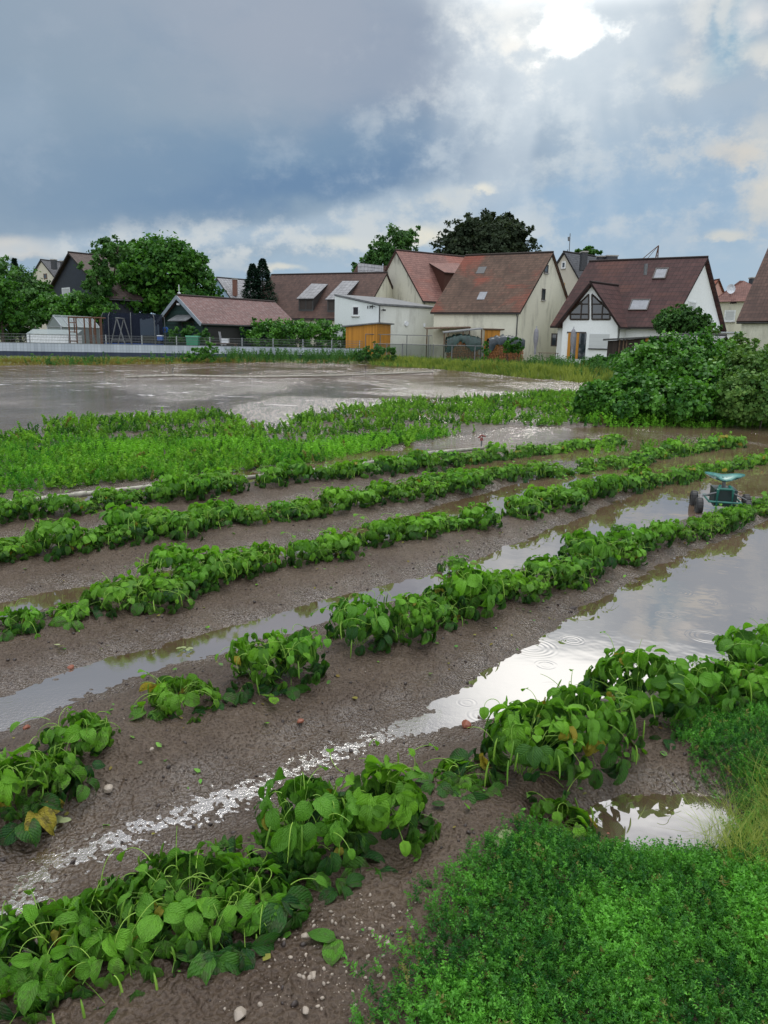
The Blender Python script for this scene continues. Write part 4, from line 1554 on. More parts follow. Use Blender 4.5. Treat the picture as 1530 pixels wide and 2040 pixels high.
def house(name, label, C, E_, Gc, eave, ridge, wall, roof, cat='house', over=.35, thick=.16, verge=.2, zb=-.3, apex=None, soffit=None, eplus=0.0, gutter=True):
    """C shared near corner, E_ far end of the long side, Gc far end of the gable side, all (px, Y) or xy arrays"""
    def gp(q):
        return at(q[0], eave, q[1])[:2] if not isinstance(q, np.ndarray) else q
    c_, e_, g_ = gp(C), gp(E_), gp(Gc)
    b_ = e_ + g_ - c_
    def zat(xy, py):
        # z of the pixel row py above the ground point xy
        px = 765.0
        for _ in range(4):
            d = ray(px, py); t = xy[1] / d[1]; z = EYE + d[2] * t
            pr = project(np.array([[xy[0], xy[1], z]])); px = pr[0][0]
        return z
    zE = zat(c_, eave)
    mid = (c_ + g_) / 2
    zR = zat(mid, ridge)
    mid2 = (e_ + b_) / 2
    O = np.array([c_[0], c_[1], zb])
    t = thing(name, O, label, cat)
    v3 = lambda p, z: np.array([p[0], p[1], z])
    mb = MB()
    L = np.linalg.norm(e_ - c_); Wd = np.linalg.norm(g_ - c_)
    zEw, zRw = zE - .02, zR - .03
    for (p, q, ln) in ((c_, e_, L), (g_, b_, L)):
        mb.poly([v3(p, zb), v3(q, zb), v3(q, zEw), v3(p, zEw)], [(0, 0), (ln, 0), (ln, zE - zb), (0, zE - zb)])
    for (p, q, m_) in ((c_, g_, mid), (e_, b_, mid2)):
        mb.poly([v3(p, zb), v3(q, zb), v3(q, zEw), v3(m_, zRw), v3(p, zEw)], [(0, 0), (Wd, 0), (Wd, zE - zb), (Wd / 2, zR - zb), (0, zE - zb)])
    mb.build('wall', M[wall], t, O)
    rd = unit(v3(e_ - c_, 0))
    mr_ = MB()
    for lo1, lo2 in ((c_, e_), (g_, b_)):
        down = unit(v3(lo1, zE) - v3(mid, zR))
        sl_ = np.linalg.norm(v3(lo1, zE) - v3(mid, zR)) + over
        r1, r2 = v3(mid, zR) - rd * verge, v3(mid2, zR) + rd * (verge + eplus)
        n_ = unit(np.cross(rd, down)); n_ = n_ if n_[2] > 0 else -n_
        lr = np.linalg.norm(r2 - r1)
        pts = [r1 + n_ * thick, r2 + n_ * thick, r2 + down * sl_ + n_ * thick, r1 + down * sl_ + n_ * thick]
        mr_.slab(pts, -n_ * thick, [(0, 0), (lr, 0), (lr, sl_), (0, sl_)])
    ro = mr_.build('roof', M[roof], t, O)
    cap = MB(); up = np.array([0, 0, thick * 1.15])
    cap.tube([v3(mid, zR) - rd * verge + up, v3(mid2, zR) + rd * (verge + eplus) + up], .11, 8)
    cap.build('ridge_tiles', M[roof], ro, O)
    down = unit(v3(c_, zE) - v3(mid, zR))
    sl_ = np.linalg.norm(v3(c_, zE) - v3(mid, zR))
    if gutter:
        gm = MB()
        g0 = v3(mid, zR) + down * (sl_ + over + .02)
        gm.tube([g0 - rd * verge + [0, 0, .03], g0 + rd * (L + verge) + [0, 0, .03]], .07, 6)
        outw = -unit(v3(g_ - c_, 0))
        q = v3(c_, zE) + rd * .12
        gm.tube([g0 + rd * .12, q + outw * .08 + [0, 0, -.5], v3(c_, zb + .1) + rd * .12 + outw * .08], .05, 6)
        gm.build('gutter', M['gutter'], t, O)
    H = dict(t=t, O=O, c=c_, e=e_, g=g_, b=b_, zE=zE, zR=zR, mid=mid, mid2=mid2, rd=rd, roof=ro,
             front=Plane(v3(c_, 0), v3(e_ - c_, 0), (0, 0, 1)), gable=Plane(v3(c_, 0), v3(g_ - c_, 0), (0, 0, 1)),
             slope=Plane(v3(mid, zR) + unit(np.cross(rd, down)) * (thick if np.cross(rd, down)[2] > 0 else -thick), rd, -down))
    return H


def chimney(H, px0, px1, top, bottom, Y, mat='chimney', depth=.7, cap=True, name='chimney'):
    a = at(px0, bottom, Y); b = at(px1, bottom, Y); tz = at((px0 + px1) / 2, top, Y)[2]
    zb_ = a[2] - .8
    mb = MB(); mb.bx(a[0], b[0], Y, Y + depth, zb_, tz - .12)
    o = mb.build(name, M[mat], H['roof'], H['O'])
    if cap:
        mc = MB(); mc.bx(a[0] - .06, b[0] + .06, Y - .06, Y + depth + .06, tz - .119, tz); mc.build('cap', M['concrete'], H['t'], H['O'])
    return o


def skylight(H, box, parent=None):
    pl = H['slope']
    a0, a1, b0, b1 = pl.rect(*box)
    mb = MB()
    for q in ((a0, a1, b1 - .09, b1), (a0, a1, b0, b0 + .09), (a0, a0 + .09, b0 + .09, b1 - .09), (a1 - .09, a1, b0 + .09, b1 - .09)):
        pl.box(mb, *q, -.03, .09)
    o = mb.build('skylight', M['frame_dark'], H['t'], H['O'])
    mp_ = MB(); pl.box(mp_, a0 + .08, a1 - .08, b0 + .08, b1 - .08, -.02, .055); mp_.build('pane', M['sky_glass'], o, H['O'])


def shed_dormer(H, fl, fr_, bl, br_, roofm, wallm, hgt=1.25, windows=True):
    """fl, fr_: pixels of the front foot on the roof; bl, br_: pixels where its roof meets the main roof"""
    pl = H['slope']
    P = [pl.p(*pl.hit(*q)) for q in (fl, fr_, br_, bl)]
    lo = min(P[0][2], P[1][2])
    f0, f1 = P[0].copy(), P[1].copy()
    e = unit(f1 - f0); 
    t0, t1 = f0 + [0, 0, hgt], f1 + [0, 0, hgt]
    nrm = H['front'].n
    mb = MB()
    q0, q1 = f0 - [0, 0, .3], f1 - [0, 0, .3]
    mb.poly([q0, q1, t1, t0]); mb.poly([q0, t0, P[3]]); mb.poly([q1, P[2], t1]); mb.poly([q0, P[3], P[2], q1]); mb.poly([t0, t1, P[2], P[3]])
    d = mb.build('dormer', M[wallm], H['t'], H['O'])
    r = MB()
    back0, back1 = P[3] + (P[3] - t0) * .04, P[2] + (P[2] - t1) * .04
    fo = unit(t0 - P[3]) * .28
    ln = np.linalg.norm(t0 - back0)
    w_ = np.linalg.norm(t1 - t0)
    r.slab([back0 - e * .15 + [0, 0, .12], back1 + e * .15 + [0, 0, .12], t1 + fo + e * .15 + [0, 0, .12], t0 + fo - e * .15 + [0, 0, .12]], (0, 0, -.1), [(0, 0), (w_, 0), (w_, ln), (0, ln)])
    r.build('roof', M[roofm], d, H['O'])
    if windows:
        wpl = Plane(f0, e, (0, 0, 1))
        n_ = 2
        for k_ in range(n_):
            a0 = w_ * (.08 + k_ * .46); a1 = a0 + w_ * .38
            window_child(wpl, (a0, a1, .22, hgt - .12), d, H['O'])
    return d


def window_child(pl, r4, parent, O, fm='frame_dark', pm='glass', fw=.07):
    a0, a1, b0, b1 = r4
    mb = MB()
    pl.box(mb, a0, a1, b1 - fw, b1, -.03, .04); pl.box(mb, a0, a1, b0, b0 + fw, -.03, .04)
    pl.box(mb, a0, a0 + fw, b0 + fw, b1 - fw, -.03, .038); pl.box(mb, a1 - fw, a1, b0 + fw, b1 - fw, -.03, .038)
    pl.box(mb, a0 + fw, a1 - fw, b0 + fw, b1 - fw, -.03, .012)
    return mb.build('window', M[fm], parent, O)


M['roof_barn'] = roofmat('old_red_brown_tiles', (.085, .052, .036), (.135, .080, .056), .30, .2, (.24, .055, .032), .65)
M['roof_white'] = roofmat('dark_wine_tiles', (.050, .022, .021), (.080, .036, .033), .48, .34, (.13, .05, .03), .35, rough=.35)
M['roof_brown'] = roofmat('brown_tiles', (.070, .040, .032), (.11, .062, .048), .32, .22)
M['roof_red'] = roofmat('pinkish_red_tiles', (.16, .075, .062), (.22, .11, .09), .30, .22, (.36, .09, .05), .3, rough=.35)
M['roof_chalet'] = roofmat('red_brown_shingles', (.12, .062, .058), (.16, .085, .078), .22, .3, pale=.15)
M['roof_slate'] = roofmat('dark_slate', (.055, .058, .066), (.09, .092, .10), .28, .25)
M['roof_grey'] = roofmat('grey_slate_dormer', (.19, .19, .20), (.26, .26, .27), .4, .4, pale=.3)
M['roof_felt'] = simple('grey_roof_felt', (.13, .135, .14), .6, .25, 3)
M['roof_dark'] = roofmat('dark_brown_tiles', (.060, .040, .035), (.085, .06, .052), .34, .26)
M['roof_orange'] = roofmat('orange_tiles', (.30, .09, .05), (.36, .12, .07), .3, .22)
M['pl_cream'] = plaster('cream_plaster', (.66, .64, .52), .40)
M['pl_white'] = plaster('white_plaster', (.80, .82, .82), .04)
M['pl_annex'] = plaster('off_white_plaster', (.66, .67, .62), .30)
M['pl_annex_l'] = plaster('clean_white_plaster', (.70, .74, .73), .08)
M['pl_dirty'] = plaster('stained_plaster', (.55, .53, .44), .75)
M['pl_beige'] = plaster('beige_plaster', (.52, .49, .41), .2)
M['pl_pink'] = plaster('pink_plaster', (.52, .30, .25), .1)
M['pl_slate'] = simple('slate_cladding', (.012, .015, .026), .6, .3, 3)
M['pl_blue'] = simple('pale_blue_cladding', (.30, .42, .55), .6, .1)
M['sky_glass'] = simple('roof_window_glass', (.14, .15, .17), .25, .2, 2, spec=.6)
M['orange_blind'] = simple('orange_blind', (.42, .24, .07), .7)

# barn
B = house('barn', 'large old barn with a patchy red brown roof and cream gable', (1035, 66), (865, 70), (1140, 74), 620, 507, 'pl_cream', 'roof_barn', 'barn', over=.3)
window(B['gable'], (1084, 527, 1092, 544), B['t'], 'frame_dark', fw=.1, sill=True)
window(B['gable'], (1079, 575, 1086, 598), B['t'], 'frame_dark', fw=.1, sill=True)
for bx_ in ((951, 532, 967, 545), (953, 582, 968, 597)):
    pl = B['slope']; a0, a1, b0, b1 = pl.rect(*bx_); mb = MB(); pl.box(mb, a0, a1, b0, b1, -.02, .03)
    mb.build('roof_hatch' if bx_[1] < 560 else 'glass_tiles', M['gutter'] if bx_[1] < 560 else M['sky_glass'], B['t'], B['O'])

# white house with cross gable
Wh = house('white_house', 'white house with a dark wine red roof, two skylights and a triangular glazed cross gable', (1335, 62), (1112, 67), (1436, 69), 641, 517, 'pl_white', 'roof_white', over=.75, verge=.35)
dv_ = unit(Wh['g'] - Wh['c']); du_ = unit(Wh['e'] - Wh['c'])
o_ = Wh['c']
def onfront(px):
    a, _ = Wh['front'].hit(px, 650)
    return Wh['c'] + du_ * a
c2 = onfront(1247) - dv_ * 1.3
g2 = onfront(1138) - dv_ * 1.3
e2 = c2 + dv_ * 5.2
Cg = house('cross_gable', '', c2, e2, g2, 643, 567, 'pl_white', 'roof_white', over=.55, verge=.45, gutter=True)
# fold the cross gable into the house as its part
cgt = Cg['t']
for k_ in ('label', 'category'):
    if k_ in cgt: del cgt[k_]
cgt.parent = Wh['t']
cgt.location = tuple(Cg['O'] - Wh['O'])
Cg_roof = Cg['roof']
gp_ = Cg['gable']


def tri_window(pts, name='window'):
    a = [gp_.hit(*q) for q in pts]
    mb = MB()
    P_ = [gp_.p(x, y, .06) for x, y in a]
    mb.slab(P_, gp_.n * -.1)
    f_ = mb.build(name, M['glass'], cgt, Cg['O'])
    return a


for pts, mull in (([(1136, 637), (1174, 637), (1174, 583)], (1157,)), ([(1179, 637), (1216, 637), (1179, 583)], (1199,))):
    pts2 = [(pts[0][0], 637), (pts[1][0], 637), (pts[1][0], 620), (1174, 585), (1136, 620)] if pts[0][0] == 1136 else [(1179, 637), (1216, 637), (1216, 620), (1179, 585)]
    if pts[0][0] == 1136:
        pts2 = [(1136, 637), (1174, 637), (1174, 585), (1136, 622)]
    a = [gp_.hit(*q) for q in pts2]
    mb = MB(); mb.slab([gp_.p(x, y, .03) for x, y in a], gp_.n * -.06)
    wo = mb.build('window', M['glass_sky'] if 'glass_sky' in M else M['glass'], cgt, Cg['O'])
    fm_ = MB()
    n_ = len(a)
    cen_ = np.mean([gp_.p(x, y, 0) for x, y in a], 0)
    for k_ in range(n_):
        p, q = gp_.p(*a[k_], .05), gp_.p(*a[(k_ + 1) % n_], .05)
        fm_.tube([p + (cen_ - p) * .04, q + (cen_ - q) * .04], .07, 4)
    for mx_ in mull + ((pts2[0][0] + 3,) if False else ()):
        x0, y0 = gp_.hit(mx_, 637); x1, y1 = gp_.hit(mx_, 603)
        fm_.tube([gp_.p(x0, y0, .06), gp_.p(x0, y1, .06)], .06, 4)
    x0, y0 = gp_.hit(pts2[0][0], 626); x1, y1 = gp_.hit(pts2[1][0], 626)
    fm_.tube([gp_.p(x0, y0, .06), gp_.p(x1, y0, .06)], .06, 4)
    x0, y0 = gp_.hit(pts2[0][0] + (12 if pts[0][0] == 1136 else 0), 606); x1, y1 = gp_.hit(pts2[1][0] - (0 if pts[0][0] == 1136 else 12), 606)
    fm_.tube([gp_.p(x0, y0, .06), gp_.p(x1, y0, .06)], .05, 4)
    # glazing bars belong to the window
    fm_.build('window_frame', M['frame_dark'], wo, Cg['O'])
a0, a1, b0, b1 = gp_.rect(1131, 664, 1167, 712)
def cgbox(px0, py0, px1, py1, o0, o1, name, mat, parent=None):
    mb = MB(); pl_ = gp_.rect(px0, py0, px1, py1); gp_.box(mb, *pl_, o0, o1)
    return mb.build(name, M[mat], parent or cgt, Cg['O'])
dr = cgbox(1131, 664, 1167, 715, -.04, .04, 'terrace_door', 'glass')
cgbox(1131, 663, 1137, 715, -.02, .07, 'door_post', 'wood_orange', dr); cgbox(1148, 663, 1153, 715, -.02, .07, 'door_post', 'wood_orange', dr)
cgbox(1130, 661, 1168, 664, -.02, .06, 'door_head', 'frame_dark', dr)
cgbox(1174, 665, 1213, 694, -.02, .05, 'roller_shutter', 'shutter')
cgbox(1172, 694.5, 1214, 696.5, -.02, .12, 'sill', 'gutter')
skylight(Wh, (1303, 535, 1329, 556)); skylight(Wh, (1255, 597, 1293, 619))
window(Wh['gable'], (1370, 600, 1386, 626), Wh['t'], pm='shutter', fw=.12)
vp = MB()
p_ = at(1286, 540, 63.5); vp.tube([p_ - [0, 0, .3], p_ + [0, 0, .55]], .14, 8); vp.build('vent_pipe', M['steel'], Wh['roof'], Wh['O'])
lw = MB(); pl = Wh['gable']; 
win_l = Wh['front']; window(win_l, (1098, 664, 1110, 690), Wh['t'], 'frame_dark', fw=.1)

# chalet
Ch = house('garden_chalet', 'dark green wooden chalet with a wide red brown roof and white trimmed gable', (404, 66), (585, 73.5), (322, 70.5), 641, 592, 'board_green', 'roof_chalet', 'chalet', over=.45, verge=.4, thick=.12)
bb = MB()
for end in ('c', 'g'):
    p = np.array([*Ch[end], Ch['zE']]); m_ = np.array([*Ch['mid'], Ch['zR']])
    dn = unit(p - m_); off = -Ch['rd'] * .46
    n_ = np.cross(dn, Ch['rd']); n_ = n_ if n_[2] > 0 else -n_
    a = m_ + off + n_ * .14; b = p + dn * .45 + off + n_ * .14
    bb.slab([a, b, b - n_ * .3, a - n_ * .3], Ch['rd'] * .05)
bb.build('barge_board', simple('blue_grey_trim', (.22, .26, .30), .6), Ch['t'], Ch['O'])
aw = MB(); gpl = Ch['gable']
a0, b0 = gpl.hit(352, 638); a1, b1 = gpl.hit(388, 627)
x0, x1 = sorted((a0, a1))
aw.slab([gpl.p(x0, b1, 0), gpl.p(x1, b1, 0), gpl.p(x1, b0 - .05, .9), gpl.p(x0, b0 - .05, .9)], (0, 0, -.06))
aw.build('awning', M['roof_felt'], Ch['t'], Ch['O'])
window(gpl, (363, 640, 386, 658), Ch['t'], 'frame_dark')
lm = MB(); a, b = gpl.hit(358, 606); q = gpl.p(a, b, .15); lm.box(q, (.13, 0, 0), (0, .06, 0), (0, 0, .08)); lm.build('wall_lamp', M['white_plastic'], Ch['t'], Ch['O'])
an = MB(); p_ = at(357, 590, 68.2); an.tube([p_ + [0, 0, -.2], p_ + [0, 0, .95]], .03, 5); an.tube([p_ + [-.12, 0, .25], p_ + [.12, 0, .25]], .05, 5)
an.build('antenna', M['white_plastic'], Ch['t'], Ch['O'])
a0, a1, b0, b1 = Ch['front'].rect(415, 652, 478, 690)
mb = MB(); Ch['front'].box(mb, a0, a1, b0, b1, -.05, .02); mb.build('front_shade_panel', M['black'], Ch['t'], Ch['O'])  # black panel stands in for the shade inside the chalet front

# long brown house with two dormers
Br = house('long_house', 'long brown roofed house with two slate topped dormers and a small cream gable', (722, 78), np.array([-15.2, 84.0]), (808, 88), 634, 547, 'pl_cream', 'roof_brown', over=.3, verge=.12)
shed_dormer(Br, (595, 620), (624, 620), (622, 568), (650, 569), 'roof_grey', 'gutter', 1.25)
shed_dormer(Br, (652, 622), (682, 622), (684, 563), (712, 563), 'roof_grey', 'gutter', 1.25)
chimney(Br, 771, 780, 531, 545, 86, 'brick', .9)


def hip_house(name, label, fl, fr_, depth, eave, ridge, rl, rr_, wall, roof, cat='house', zb=-.3, over=.4, roof_r=None):
    P0, P1 = at(fl[0], eave, fl[1]), at(fr_[0], eave, fr_[1])
    z = (P0[2] + P1[2]) / 2; P0[2] = P1[2] = z
    e = unit(P1 - P0); n = np.array([-e[1], e[0], 0])
    if n[1] < 0: n = -n
    P3, P2 = P0 + n * depth, P1 + n * depth
    Ym = (P0[1] + P2[1]) / 2
    R0, R1 = at(rl, ridge, Ym), at(rr_, ridge, Ym)
    R1[2] = R0[2]
    O = np.array([P1[0], P1[1], zb])
    t = thing(name, O, label, cat)
    mb = MB()
    for a, b in ((P0, P1), (P1, P2), (P2, P3), (P3, P0)):
        w = np.linalg.norm(b - a)
        mb.poly([[*a[:2], zb], [*b[:2], zb], b, a], [(0, 0), (w, 0), (w, z - zb), (0, z - zb)])
    mb.build('wall', M[wall], t, O)
    def ex(P, sx, sy): return P + e * over * sx + n * over * sy - np.array([0, 0, .15])
    Q0, Q1, Q2, Q3 = ex(P0, -1, -1), ex(P1, 1, -1), ex(P2, 1, 1), ex(P3, -1, 1)
    mr_ = MB(); w = np.linalg.norm(Q1 - Q0)
    h_ = np.linalg.norm((R0 + R1) / 2 - (Q0 + Q1) / 2)
    mr_.poly([Q0, Q1, R1, R0], [(0, h_), (w, h_), (w * .7, 0), (w * .3, 0)])
    mr_.poly([Q1, Q2, R1], [(0, h_), (w, h_), (w / 2, 0)])
    mr_.poly([Q2, Q3, R0, R1], [(0, h_), (w, h_), (w * .7, 0), (w * .3, 0)])
    mr_.poly([Q3, Q0, R0], [(0, h_), (w, h_), (w / 2, 0)])
    mr_.poly([Q3, Q2, Q1, Q0])
    ro = mr_.build('roof', M[roof], t, O)
    H = dict(t=t, O=O, roof=ro, front=Plane([*P0[:2], 0], e, (0, 0, 1)), side=Plane([*P1[:2], 0], n, (0, 0, 1)))
    fs = Plane(Q0, e, R0 - Q0); H['slope'] = fs
    return H


Hb = hip_house('hipped_house', 'brown hipped roof with a grey slate strip rising behind the long brown house', (676, 92), (840, 88), 9, 604, 528, 712, 778, 'pl_beige', 'roof_brown')
mb = MB(); pl = Hb['slope']
q = [pl.p(*pl.hit(*c_), .06) for c_ in ((713, 524), (764, 530), (764, 552), (713, 552))]
mb.slab(q, pl.n * -.05, [(0, 0), (3, 0), (3, 1.4), (0, 1.4)]); mb.build('slate_roof_strip', M['roof_grey'], Hb['t'], Hb['O'])

# tall red roofed house
Rd = house('tall_house', 'tall house with a pinkish red tiled roof, stained gable wall and one red sided dormer', (842, 80), np.array([13.6, 86.7]), (738, 88), 598, 502, 'pl_dirty', 'roof_red', over=.25, verge=.15)
shed_dormer(Rd, (884, 590), (925, 592), (858, 527), (912, 527), 'roof_red', 'roof_orange', 2.3, windows=False)

# annex with the sloping flat roof
def v3(p, z): return np.array([p[0], p[1], z])
ca, la, ra_ = at(755, 607, 69)[:2], at(667, 588, 73)[:2], at(865, 612, 73.5)[:2]
ba = la + ra_ - ca
zc, zl = at(755, 609, 69)[2], at(667, 590, 73)[2]
O = v3(ca, -.3)
An = thing('annex', O, 'off white flat roofed annex between the orange shed and the barn', 'annex')
mb = MB(); mb.poly([v3(ca, -.3), v3(ra_, -.3), v3(ra_, zc), v3(ca, zc)]); mb.poly([v3(ra_, -.3), v3(ba, -.3), v3(ba, zl), v3(ra_, zc)]); mb.poly([v3(ba, -.3), v3(la, -.3), v3(la, zl), v3(ba, zl)])
mb.build('wall', M['pl_annex'], An, O)
mb = MB(); mb.poly([v3(la, -.3), v3(ca, -.3), v3(ca, zc), v3(la, zl)]); mb.build('clean_wall', M['pl_annex_l'], An, O)
mid_ = (ca + ba) / 2
def ov(p, s=.25): return p + unit(p - mid_) * s
mb = MB(); mb.slab([v3(ov(ca), zc + .03), v3(ov(ra_), zc + .03), v3(ov(ba), zl + .03), v3(ov(la, .05), zl + .03)], (0, 0, .16)); mb.build('roof', M['roof_felt'], An, O)
pla = Plane(v3(la, 0), v3(ca - la, 0), (0, 0, 1)); plf = Plane(v3(ca, 0), v3(ra_ - ca, 0), (0, 0, 1))
window(pla, (702, 609, 716, 630), An, 'frame_white', fw=.13, sill=True)
for px in (733, 737.5, 742):
    mb = MB(); pla.box(mb, *pla.rect(px - .9, 609, px + .9, 615), -.01, .05); mb.build('vent_slot', M['steel'], An, O)
mb = MB(); a, b = pla.hit(747, 611); q = pla.p(a, b, .0); mb.tube([q, q + pla.n * .35 + [0, 0, .1]], .03, 5); mb.box(q + pla.n * .4, (.14, 0, 0), (0, .08, 0), (0, 0, .07)); mb.build('outdoor_lamp', M['black'], An, O)
mb = MB(); a, b = plf.hit(760, 618); q = plf.p(a, b, .0); mb.tube([q, q + plf.n * .3 + [0, 0, .1]], .03, 5); mb.box(q + plf.n * .35, (.14, 0, 0), (0, .08, 0), (0, 0, .07)); mb.build('outdoor_lamp', M['black'], An, O)
mb = MB(); a, b = plf.hit(809, 645); q = plf.p(a, b, 0); mb.tube([q, q + plf.n * .12], .22, 12); mb.build('round_vent', M['white_plastic'], An, O)
mb = MB(); a, b = plf.hit(845, 648); q = plf.p(a, b, 0); mb.box(q, (.12, 0, 0), (0, .06, 0), (0, 0, .16)); mb.build('junction_box', M['white_plastic'], An, O)
window(plf, (759, 655, 777, 684), An, 'frame_dark', fw=.1)
mb = MB(); mb.tube([v3(ca, zc) + plf.n * .1, v3(ca, .1) + plf.n * .1], .06, 6); mb.build('downpipe', M['gutter'], An, O)

# cream gable house with the chimneys
Cr = house('cream_house', 'narrow cream gabled house with an orange blind between the barn and the white house', (1178, 84), at(1300, 600, 92)[:2], (1062, 90), 600, 505, 'pl_beige', 'roof_slate', over=.2)
window(Cr['gable'], (1119, 521, 1127, 535), Cr['t'], 'frame_white', fw=.12, sill=True)
window(Cr['gable'], (1111, 564, 1125, 579), Cr['t'], 'orange_blind', 'orange_blind', sill=True)
chimney(Cr, 1159, 1170, 500, 522, 84, 'chimney', 1.0)
chimney(Cr, 1192, 1204, 509, 522, 85, 'chimney', .9)
chimney(Cr, 1209, 1230, 508, 522, 84, 'chimney', 1.1)
mb = MB(); p_ = at(1134, 506, 88); q_ = at(1136, 465, 88); mb.tube([p_ - [0, 0, .5], q_], .045, 5); mb.tube([at(1133, 472, 88), at(1133.5, 480, 88)], .12, 6); mb.tube([at(1132, 476, 88), at(1137, 476, 88)], .02, 4)
mb.tube([at(1130, 507, 88) - [0, 0, .5], at(1131, 497, 88)], .05, 5); mb.build('antenna_mast', M['steel'], Cr['roof'], Cr['O'])

Pk = house('pink_house', 'small pink house with an orange roof far off behind the white house', (1408, 95), (1382, 99), (1446, 98), 592, 560, 'pl_pink', 'roof_orange', over=.15)
chimney(Pk, 1408, 1416, 553, 566, 96, 'chimney', .8)
Hp = hip_house('cream_villa', 'cream villa with a red hipped roof and a satellite dish right of the white house', (1427, 80), (1500, 77), 7, 598, 559, 1474, 1482, 'pl_cream', 'roof_red')
window(Hp['front'], (1443, 618, 1465, 641), Hp['t'], 'frame_white', 'shutter', fw=.14, sill=True)
mb = MB(); a, b = Hp['front'].hit(1461, 605)
mb.slab([Hp['front'].p(a + .36 * math.cos(t_), b + .26 * math.sin(t_), .03) for t_ in np.linspace(0, math.pi, 9)], Hp['front'].n * -.05)
mb.build('arched_window', M['glass'], Hp['t'], Hp['O'])
mb = MB(); c_ = Hp['slope'].p(*Hp['slope'].hit(1458, 584), .45)
nd = unit(np.array([-.3, -1, .35])); s1 = unit(np.cross(nd, (0, 0, 1))); s2 = np.cross(s1, nd)
ringp = [[c_ + (s1 * math.cos(t_) * .42 + s2 * math.sin(t_) * .5) * q + nd * .12 * q * q for t_ in np.linspace(0, 2 * math.pi, 13)[:-1]] for q in (.02, .5, 1)]
for q in range(2):
    for k_ in range(12):
        mb.poly([ringp[q][k_], ringp[q][(k_ + 1) % 12], ringp[q + 1][(k_ + 1) % 12], ringp[q + 1][k_]])
mb.tube([c_, c_ - nd * .5 - [0, 0, .5]], .04, 5)
mb.build('satellite_dish', M['metal'], Hp['t'], Hp['O'])
chimney(Hp, 1498, 1508, 552, 566, 81, 'chimney', .8)
Fr = house('brown_roofed_house', 'steep brown roof of the house cut off by the right edge', (1640, 46), (1478, 50), (1705, 54), 637, 478, 'pl_cream', 'roof_brown', over=.25, verge=.25)

H1 = house('grey_roofed_house', 'distant cream gabled house with a grey slate roof, left of the dark gable', (138, 112), np.array([-41.5, 119.0]), (40, 118), 589, 520, 'pl_beige', 'roof_slate', over=.3)
window(H1['gable'], (87, 545, 94, 556), H1['t'], 'frame_brown', fw=.12)
chimney(H1, 101, 109, 516, 524, 113, 'chimney', .8); chimney(H1, 120, 129, 519, 530, 112, 'chimney', .8)
H2 = house('slate_clad_house', 'dark slate clad gable with one white shuttered window at the far left', (215, 74), np.array([-24.0, 76.4]), (90, 86), 592, 507, 'pl_slate', 'roof_dark', over=.5, verge=.35)
window(H2['gable'], (124, 573, 140, 594), H2['t'], 'frame_white', 'shutter', fw=.12)
H3 = house('pale_blue_house', 'distant gable with pale blue boards and a brick chimney beside the two spruces', (470, 98), np.array([-12.9, 103.8]), (405, 104), 606, 556, 'pl_blue', 'roof_grey', over=.3, verge=.3)
chimney(H3, 463, 471, 555, 576, 99, 'brick', .8)

# orange shed
def shed(name, label, px0, px1, Y0, Y1, depth, tl, tr, wall, roof, cat='shed', over=.25, zb=-.2, rthick=.1):
    P0, P1 = at(px0, tl, Y0), at(px1, tr, Y1)
    e = unit(v3(P1[:2] - P0[:2], 0)); n = np.array([-e[1], e[0], 0])
    P2, P3 = P1 + n * depth, P0 + n * depth
    O = v3(P0[:2], zb)
    t = thing(name, O, label, cat)
    mb = MB()
    for a, b in ((P0, P1), (P1, P2), (P2, P3), (P3, P0)):
        w = np.linalg.norm((b - a)[:2])
        mb.poly([v3(a[:2], zb), v3(b[:2], zb), b, a], [(0, 0), (w, 0), (w, b[2] - zb), (0, a[2] - zb)])
    mb.build('wall', M[wall], t, O)
    mb = MB(); f = lambda P, a, b: P + e * a * over + n * b * over + [0, 0, .02]
    mb.slab([f(P0, -1, -1), f(P1, 1, -1), f(P2, 1, 1), f(P3, -1, 1)], (0, 0, rthick)); mb.build('roof', M[roof], t, O)
    return t, Plane(v3(P0[:2], 0), e, (0, 0, 1)), O


shed('tool_shed', 'orange varnished board shed with a sloping grey roof beside the white annex', 689, 752, 67, 66, 3.2, 652, 645, 'wood_orange', 'roof_felt')
sA, plS, OS = shed('garden_shed', 'low dark wooden shed with a black roof in front of the white house', 1212, 1332, 54, 53, 3.2, 679, 671, 'wood_dark', 'gutter', over=.35)
window(plS, (1262, 689, 1290, 706), sA, 'frame_white', fw=.1)
mb = MB()
for px in (1232, 1240, 1246, 1300, 1306):
    plS.box(mb, *plS.rect(px, 676, px + 2.5, 712), .03, .10)
mb.build('leaning_boards', M['wood'], sA, OS)
mb = MB(); plS.box(mb, *plS.rect(1286, 673, 1293, 680), .0, .05); mb.build('wall_light', M['wood_orange'], sA, OS)
Sb = house('garden_shed', 'weathered shed with a pale grey patched roof, nearest to the dark bushes', (1424, 51), (1334, 53), (1452, 54), 690, 671, 'wood_dark', 'roof_grey', 'shed', over=.25, gutter=False, thick=.08)
shed('low_annex', 'white flat roofed garage wall behind the sheds, left of the villa', 1418, 1475, 66, 66, 4, 664, 664, 'pl_white', 'metal', 'garage')

